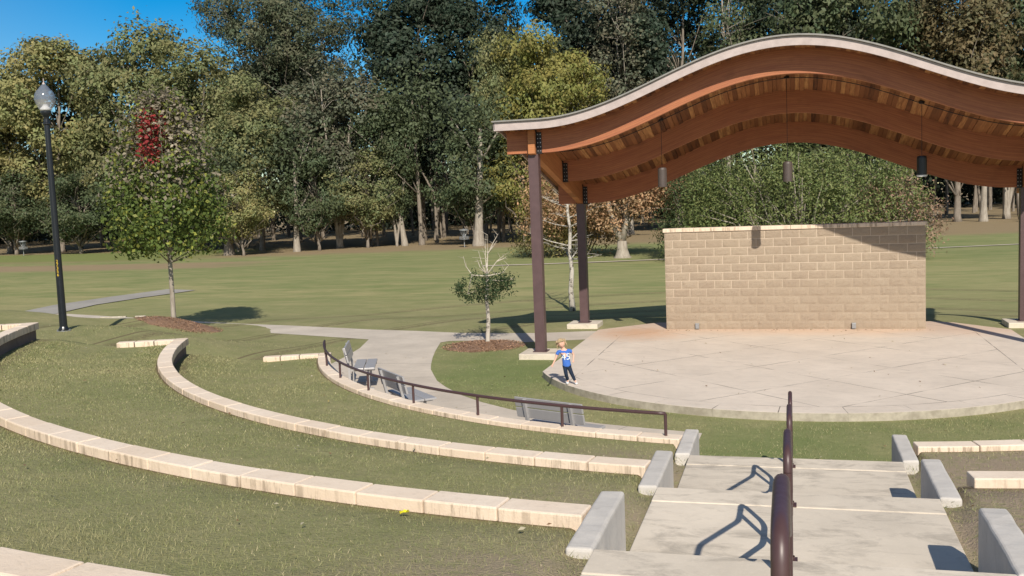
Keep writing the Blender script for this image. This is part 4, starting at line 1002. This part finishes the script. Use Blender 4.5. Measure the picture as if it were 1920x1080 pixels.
mound(-7.28,-1.98,.92,.07,'red brown pine straw bed round the small half dead tree',sx=1.05)
mound(-17.0,-.35,1.02,.10,'red brown mulch mound under the maple',sx=1.15)

# ------------------------------------------------------------------ grass blades on the nearer turf
def in_poly(x,y,poly):
    ins=np.zeros(len(x),bool); n=len(poly)
    for i in range(n):
        x1,y1=poly[i]; x2,y2=poly[(i+1)%n]
        if y1==y2: continue
        c=((y1>y)!=(y2>y))&(x<(x2-x1)*(y-y1)/(y2-y1)+x1); ins^=c
    return ins
def grass():
    rng=np.random.default_rng(9); X=[];Y=[]
    for r0,r1,a0,a1,dens in ((15.02,17.66,-38,66,3000),(12.31,14.79,-34,67,1900),(9.64,12.08,-32,68,1100),(5.3,9.4,-40,72,650),(14.0,21,-0,0,0),(4.8,9.4,72,112,170),(9.7,17,66,100,170)):
        A=(r1*r1-r0*r0)/2*math.radians(a1-a0); n=int(A*dens)
        r=np.sqrt(rng.uniform(r0*r0,r1*r1,n)); t=np.radians(rng.uniform(a0,a1,n)); X.append(CX-r*np.sin(t)); Y.append(CY-r*np.cos(t))
    X=np.concatenate(X); Y=np.concatenate(Y)
    keep=~in_poly(X,Y,walk)&~in_poly(X,Y,stage)&~((np.abs(X)<W+.01)&(Y<-12.95))
    for yy in SY: keep&=~((np.abs(X)<W+.2)&(Y<yy[0]+.03)&(Y>yy[1]-.03))
    for a,b_,z in RING:
        r=np.hypot(X-CX,Y-CY); keep&=~((r>a-.03)&(r<b_+.03))
    for px in (-PX,PX):
        for py in (-3.5,1.43): keep&=~((np.abs(X-px)<.45)&(np.abs(Y-py)<.45))
    keep&=~(((X+7.28)**2+(Y+1.98)**2)<.8)
    bare=np.zeros(len(X))
    for x,y,r in ((2.6,-16,1.5),(3.2,-18.3,1.4),(2.2,-14.6,1.0),(1.5,-17.6,.6),(-1.5,-14.9,.5),(-1.35,-17.6,.4),(1.5,-13,.5),(-1.35,-20.3,.6)): bare=np.maximum(bare,np.exp(-((X-x)**2+(Y-y)**2)/(r*r)))
    keep&=rng.random(len(X))>bare*.9
    # patchy thinning
    pn=np.sin(X*1.7+3*np.sin(Y*.9))*np.sin(Y*2.1+2*np.sin(X*.8)); keep&=rng.random(len(X))<.78+.22*pn
    X=X[keep]; Y=Y[keep]; pn=pn[keep]; n=len(X); Z=hgt(X,Y)
    d=np.hypot(X-cam.x,Y-cam.y); w=np.clip(d*.00062,.004,.012)*rng.uniform(.7,1.3,n); h=rng.uniform(.010,.030,n)*(1+.2*pn); a=rng.uniform(0,2*PI,n)
    lean=rng.uniform(.2,1.3,n)*h; la=rng.uniform(0,2*PI,n)
    A=np.stack([X-np.cos(a)*w/2,Y-np.sin(a)*w/2,Z-.004],1); B=np.stack([X+np.cos(a)*w/2,Y+np.sin(a)*w/2,Z-.004],1); Cc=np.stack([X+np.cos(la)*lean,Y+np.sin(la)*lean,Z+h],1)
    V=np.stack([A,B,Cc],1).reshape(-1,3); F=np.arange(3*n).reshape(-1,3)
    u=np.clip(.5+.35*pn+rng.normal(0,.28,n),0,1)[:,None]
    g=(1-u)*np.array([.23,.27,.105])+u*np.array([.415,.385,.21])
    ex=rng.random(n)[:,None]; g=np.where(ex<.035,np.array([[.62,.54,.34]]),g); g*=rng.uniform(.75,1.25,(n,1))
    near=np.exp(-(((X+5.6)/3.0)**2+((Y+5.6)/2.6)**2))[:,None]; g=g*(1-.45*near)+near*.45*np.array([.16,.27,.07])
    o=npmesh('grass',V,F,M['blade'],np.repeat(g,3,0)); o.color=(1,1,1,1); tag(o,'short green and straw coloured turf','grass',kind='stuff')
grass()
# fallen leaves
def litter():
    rng=np.random.default_rng(19); n=330; X=[];Y=[]
    r=np.sqrt(rng.uniform(5.5**2,17.5**2,n)); t=np.radians(rng.uniform(-35,95,n)); X=CX-r*np.sin(t); Y=CY-r*np.cos(t)
    k=60; X=np.concatenate([X,1.0*rng.normal(0,.12,k)+.36]); Y=np.concatenate([Y,-11.75+rng.normal(0,.10,k)])
    k2=90; X=np.concatenate([X,rng.uniform(-3.2,3.2,k2)]); Y=np.concatenate([Y,-.16-np.abs(rng.normal(0,.12,k2))])
    k3=60; X=np.concatenate([X,rng.uniform(-4.2,3.8,k3)]); Y=np.concatenate([Y,rng.uniform(-8,-.6,k3)])
    Z=np.where(in_poly(X,Y,stage),.0,np.where(in_poly(X,Y,walk),-.124,hgt(X,Y)+.03))+.008
    keep=~((np.abs(X)<W)&(Y<-12.9)); X,Y,Z=X[keep],Y[keep],Z[keep]
    V,F=rot_quads(np.stack([X,Y,Z],1),.045,rng,3,.7); pick=rng.random(len(X))[:,None]
    c=np.where(pick<.45,np.array([[.55,.50,.36]]),np.where(pick<.8,np.array([[.26,.16,.09]]),np.array([[.42,.35,.14]])))
    o=npmesh('fallen_leaves',V,F,M['blade'],np.repeat(c,4,0)); o.color=(1,1,1,1); tag(o,'small dry leaves scattered over lawn and stage','fallen leaves',kind='stuff')
litter()
# yellow scrap on the upper lawn
sx,sy=-2.44,-19.0; sz=float(hgt(sx,sy))+.035; b=MB(); rnd=random.Random(2); vs=[]
for i in range(5):
    for j in range(3): vs.append((sx-.03+i*.015,sy+(j-1)*.014+rnd.uniform(-.006,.006),sz+rnd.uniform(-.008,.014)+i*.004))
b.add(vs,[(i*3+j,(i+1)*3+j,(i+1)*3+j+1,i*3+j+1) for i in range(4) for j in range(2)])
ty=NT('yellow_paper'); ty.col(rgb(.85,.75,.03)); ty.rough(.5)
o=b.build('paper_scrap',ty.mat); o.modifiers.new('s','SOLIDIFY').thickness=.003; tag(o,'small bright yellow paper scrap lying on the upper lawn','paper scrap')
# bars added on the crest, standing in for glimpses of the path behind
for x,y,l,a,lab in ((-18.75,-.9,.75,.27,'longer pale bar on the crest beyond the lamp post, standing in for a glimpse of path'),(-17.95,-.75,.3,.27,'short pale bar at the edge of the mulch mound, standing in for a glimpse of path')):
    b=MB(); b.box(-l/2,l/2,-.03,.03,0,.035); o=b.build('path_bar',M['twig'],bevel=.004); o.location=(x,y,float(hgt(x,y))+.03); o.rotation_euler=(0,0,a); tag(o,lab,'path_bar','pale bars standing in for the path')

# ------------------------------------------------------------------ the child
def child():
    sc=1/101.5
    ox,oy=-3.93,-7.30
    yaw=math.atan2(.27055,.96188)     # local x runs along the picture plane
    root=thing('person','small blond child in blue shirt and dark leggings stepping off the stage edge','person',(ox,oy,0),yaw)
    root.scale=(1,1,1)
    def P(u,v,d=0): return Vector(((u-1068)*sc,d,(722.5-v)*sc))
    skin=NT('skin'); skin.col(rgb(.72,.44,.33)); skin.rough(.55)
    shirt=NT('blue_shirt'); n=shirt.noise(shirt.co(),14,3,.6); shirt.col(shirt.mix(shirt.rng(n,.3,.7),rgb(.045,.14,.50),rgb(.07,.19,.62))); shirt.rough(.8); shirt.bump(n,.01,.5)
    legg=NT('dark_leggings'); legg.col(rgb(.016,.028,.055)); legg.rough(.8)
    hairm=NT('blond_hair'); hn=hairm.noise(hairm.scale(hairm.co(),(1,1,.25)),60,3,.6); hairm.col(hairm.mix(hairm.rng(hn,.35,.65),rgb(.34,.24,.13),rgb(.66,.52,.33))); hairm.rough(.6); hairm.bump(hn,.006,.8)
    shoe=NT('white_shoe'); shoe.col(rgb(.72,.74,.76)); shoe.rough(.6)
    def skinmesh(name,nodes,edges,mat,parent,sub=2,root_i=0):
        me=bpy.data.meshes.new(name); me.from_pydata([tuple(n[0]) for n in nodes],edges,[]); o=bpy.data.objects.new(name,me); COL.objects.link(o); o.parent=parent
        me.materials.append(mat); bpy.context.view_layer.objects.active=o
        m=o.modifiers.new('skin','SKIN'); m.use_smooth_shade=True
        if not me.skin_vertices: 
            with bpy.context.temp_override(object=o,active_object=o): bpy.ops.mesh.customdata_skin_add()
        for i,n in enumerate(nodes):
            r=n[1]; me.skin_vertices[0].data[i].radius=(r if isinstance(r,tuple) else (r,r)); me.skin_vertices[0].data[i].use_root=(i==root_i)
        s=o.modifiers.new('sub','SUBSURF'); s.levels=sub; s.render_levels=sub; return o
    # joints
    pel=P(1061.5,683); sp=P(1060,672); ch=P(1058,661); nk=P(1055.5,653.5); hd=P(1053,646)
    shl=P(1046,660,0); ell=P(1041,672,-.02); wrl=P(1035.5,682,-.05)
    shr=P(1069.5,658); elr=P(1075,667,.02); wrr=P(1073.5,675.5,-.05)
    hpl=P(1058,688); knl=P(1059.5,703,-.03); anl=P(1062.5,716.5,.05)
    hpr=P(1065,688); knr=P(1070.5,703,-.02); anr=P(1076.5,717,-.01)
    N=[(pel,(.062,.05)),(sp,(.058,.045)),(ch,(.062,.045)),(nk,(.026,.026)),(hd-Vector((0,0,.01)),(.05,.055)),
       (shl,.027),(ell,.020),(wrl,.014),(shr,.027),(elr,.020),(wrr,.014),
       (hpl,.046),(knl,.033),(anl,.021),(hpr,.046),(knr,.033),(anr,.021)]
    E=[(0,1),(1,2),(2,3),(3,4),(2,5),(5,6),(6,7),(2,8),(8,9),(9,10),(0,11),(11,12),(12,13),(0,14),(14,15),(15,16)]
    # hands : palm and five fingers on each wrist
    for wi,w,el,sd in ((7,wrl,ell,-1),(10,wrr,elr,1)):
        d=(w-el).normalized(); s=Vector((0,1,0)).cross(d).normalized(); palm=w+d*.022; N.append((palm,(.014,.009))); pi=len(N)-1; E.append((wi,pi))
        for f in range(4):
            k1=palm+d*.014+s*(f-1.5)*.0085; k2=k1+d*(.014+.003*(1-abs(f-1.5)))+Vector((0,-.004,-.002)); N.append((k1,.0048)); N.append((k2,.0038)); E.append((pi,len(N)-2)); E.append((len(N)-2,len(N)-1))
        t1=palm-d*.004+s*(-sd)*.017+Vector((0,-.006,0)); t2=t1+d*.013+s*(-sd)*.004; N.append((t1,.005)); N.append((t2,.004)); E.append((pi,len(N)-2)); E.append((len(N)-2,len(N)-1))
    # feet
    for ai,a,dx in ((13,anl,-.01),(16,anr,.012)):
        N.append((a+Vector((dx,-.06,-.028)),(.022,.016))); E.append((ai,len(N)-1))
    body=skinmesh('body',N,E,skin.mat,root)
    # head : sculpted ovoid with nose, brow, ears, chin
    bm=bmesh.new(); bmesh.ops.create_uvsphere(bm,u_segments=28,v_segments=20,radius=1)
    for v in bm.verts:
        x,y,z=v.co; q=Vector((x*.070,y*.078,z*.090))
        if z<0: q.x*=1-.22*z*z; q.y*=1-.10*z*z
        front=max(0,-y)
        q.y-=.012*math.exp(-((x/.16)**2+((z+.12)/.16)**2))*(front>0)           # nose
        q.y+=.006*math.exp(-((abs(x)-.36)**2/.02+((z-.06)/.12)**2))*(front>0)  # eye sockets
        q.y-=.004*math.exp(-((x/.3)**2+((z+.62)/.15)**2))*(front>0)            # chin
        q.x+=math.copysign(.010,x)*math.exp(-((y-.05)/.2)**2-((z+.02)/.2)**2)*(abs(x)>.85) # ears
        v.co=q
    me=bpy.data.meshes.new('head'); bm.to_mesh(me); bm.free(); me.materials.append(skin.mat)
    for p_ in me.polygons: p_.use_smooth=True
    hp=bpy.data.objects.new('head',me); COL.objects.link(hp); hp.parent=root; hp.location=P(1052.5,644.5,-.01); hp.rotation_euler=(math.radians(8),math.radians(-14),math.radians(-14)); hp.scale=(.93,.93,.93)
    dark=NT('eye_dark'); dark.col(rgb(.05,.035,.03)); lip=NT('lip'); lip.col(rgb(.5,.2,.18))
    b=MB()
    for sx in (-1,1): b.lathe([(0,-.004),(.009,0),(0,.004)],8,c=(sx*.026,-.072,.006))
    b.build('eyes',dark.mat,hp); b=MB(); b.box(-.014,.014,-.073,-.066,-.043,-.038); b.build('mouth',lip.mat,hp)
    # hair : cap plus strands
    bm=bmesh.new(); bmesh.ops.create_uvsphere(bm,u_segments=30,v_segments=22,radius=1); rng=random.Random(4)
    dele=[v for v in bm.verts if (v.co.y<-.35 and v.co.z<.38) or v.co.z<-.62]
    bmesh.ops.delete(bm,geom=dele,context='VERTS')
    for v in bm.verts:
        x,y,z=v.co; v.co=Vector((x*.083,y*.090+.004,z*.100+.006))*(1+rng.uniform(-.05,.07))
    me=bpy.data.meshes.new('hair'); bm.to_mesh(me); bm.free(); me.materials.append(hairm.mat)
    for p_ in me.polygons: p_.use_smooth=True
    ho=bpy.data.objects.new('hair',me); COL.objects.link(ho); ho.parent=hp; ho.modifiers.new('s','SOLIDIFY').thickness=.008
    b=MB()
    for i in range(90):
        a=rng.uniform(-.2,PI+.2); st=Vector((math.cos(a)*.078,math.sin(a)*.085-.01,rng.uniform(-.02,.09))); e=st+Vector((math.cos(a)*.022,math.sin(a)*.02,-rng.uniform(.03,.09))); b.tube([st,st.lerp(e,.5)+Vector((math.cos(a)*.012,math.sin(a)*.01,0)),e],[.006,.005,.002],4)
    for i in range(26):
        xx=rng.uniform(-.06,.06); st=Vector((xx,-.055,.088)); e=st+Vector((rng.uniform(-.02,.02),-.028,-rng.uniform(.02,.045))); b.tube([st,st.lerp(e,.5)+Vector((0,-.008,0)),e],[.006,.005,.002],4)
    b.build('hair_strands',hairm.mat,hp)
    # clothing
    sh=skinmesh('shirt',[(P(1061.5,690),(.088,.070)),(P(1061.5,685),(.084,.066)),(P(1060.5,676),(.078,.062)),(P(1059.5,668),(.072,.056)),(P(1058,661),(.076,.056)),(P(1056.5,656.5),(.042,.042)),(P(1047,659),(.037,.037)),(P(1043,666,-.01),(.034,.034)),(P(1068.5,657.5),(.037,.037)),(P(1072.3,663.5,.01),(.034,.034))],
        [(0,1),(1,2),(2,3),(3,4),(4,5),(4,6),(6,7),(4,8),(8,9)],shirt.mat,root)
    skinmesh('leggings',[(P(1061.5,684),(.066,.056)),(hpl,.050),(P(1058.5,695,-.02),.042),(knl,.037),(P(1062.3,715,.045),.027),(hpr,.050),(P(1067.5,695,-.015),.042),(knr,.037),(P(1076,716,-.01),.027)],[(0,1),(1,2),(2,3),(3,4),(0,5),(5,6),(6,7),(7,8)],legg.mat,root)
    for a,dx in ((anl,-.012),(anr,.014)):
        skinmesh('shoe',[(a+Vector((0,.012,.028)),.026),(a+Vector((0,.008,-.012)),(.030,.026)),(a+Vector((dx,-.055,-.030)),(.029,.020)),(a+Vector((dx*1.2,-.085,-.034)),(.022,.014))],[(0,1),(1,2),(2,3)],shoe.mat,root)
    wm=NT('shirt_print'); wm.col(rgb(.72,.80,.86)); wm.rough(.7)
    Mx=Matrix.Translation(P(1060,669.5,-.058))@Matrix.Rotation(math.radians(-4),4,'Y')@Matrix.Rotation(PI/2,4,'X')
    o=text_mesh('45',.165,'shirt_number',wm.mat,root,Mx,.006)
    # bend the number round the chest
    for v in o.data.vertices: v.co.y+= (v.co.x+.08)**2*3.2
child()

# ------------------------------------------------------------------ sky, sun, camera
S.world=bpy.data.worlds.new('World'); S.world.use_nodes=True; nt=S.world.node_tree; nt.nodes.clear()
EL=math.radians(36.3); AZ=math.radians(22)      # sun stands at +x*sin, -y*cos
sk=nt.nodes.new('ShaderNodeTexSky'); sk.sky_type='NISHITA'; sk.sun_disc=False; sk.sun_elevation=EL; sk.sun_rotation=PI-AZ
sk.altitude=100; sk.air_density=1.0; sk.dust_density=.15; sk.ozone_density=3.5
bg=nt.nodes.new('ShaderNodeBackground'); bg.inputs[1].default_value=.085; wo=nt.nodes.new('ShaderNodeOutputWorld'); 
def hsn(sat,val):
    h=nt.nodes.new('ShaderNodeHueSaturation'); h.inputs['Saturation'].default_value=sat; h.inputs['Value'].default_value=val; nt.links.new(sk.outputs[0],h.inputs['Color']); return h.outputs[0]
# sky tinted by direction: greyer behind the camera for neutral fill, deep blue north
tcw=nt.nodes.new('ShaderNodeTexCoord'); sp_=nt.nodes.new('ShaderNodeSeparateXYZ'); nt.links.new(tcw.outputs['Generated'],sp_.inputs[0])
mr=nt.nodes.new('ShaderNodeMapRange'); mr.inputs[1].default_value=.35; mr.inputs[2].default_value=.8; nt.links.new(sp_.outputs[1],mr.inputs[0])
mxw=nt.nodes.new('ShaderNodeMix'); mxw.data_type='RGBA'; nt.links.new(mr.outputs[0],mxw.inputs[0]); nt.links.new(hsn(.80,1.0),mxw.inputs[6]); nt.links.new(hsn(1.60,1.14),mxw.inputs[7])
nt.links.new(mxw.outputs[2],bg.inputs[0]); nt.links.new(bg.outputs[0],wo.inputs[0])
sd=bpy.data.lights.new('sun','SUN'); sd.energy=4.5; sd.angle=math.radians(.53); sd.color=(1,.915,.79); so=bpy.data.objects.new('sun',sd); COL.objects.link(so)
to_sun=Vector((math.sin(AZ)*math.cos(EL),-math.cos(AZ)*math.cos(EL),math.sin(EL))); so.rotation_euler=to_sun.to_track_quat('Z','Y').to_euler(); so.location=(20,-40,40)
cd=bpy.data.cameras.new('camera'); cd.sensor_width=36; cd.lens=f_/1920*36; cd.clip_end=2000; cd.clip_start=.05
co=bpy.data.objects.new('camera',cd); COL.objects.link(co)
co.matrix_world=Matrix(((RV.x,UV.x,-FV.x,cam.x),(RV.y,UV.y,-FV.y,cam.y),(RV.z,UV.z,-FV.z,cam.z),(0,0,0,1)))
S.camera=co
S.view_settings.view_transform='Standard'; S.view_settings.look='None'; S.view_settings.exposure=.12; S.view_settings.gamma=1
S.cycles.max_bounces=6; S.cycles.diffuse_bounces=3; S.cycles.transparent_max_bounces=8; S.cycles.caustics_reflective=False; S.cycles.caustics_refractive=False
S.cycles.use_denoising=True
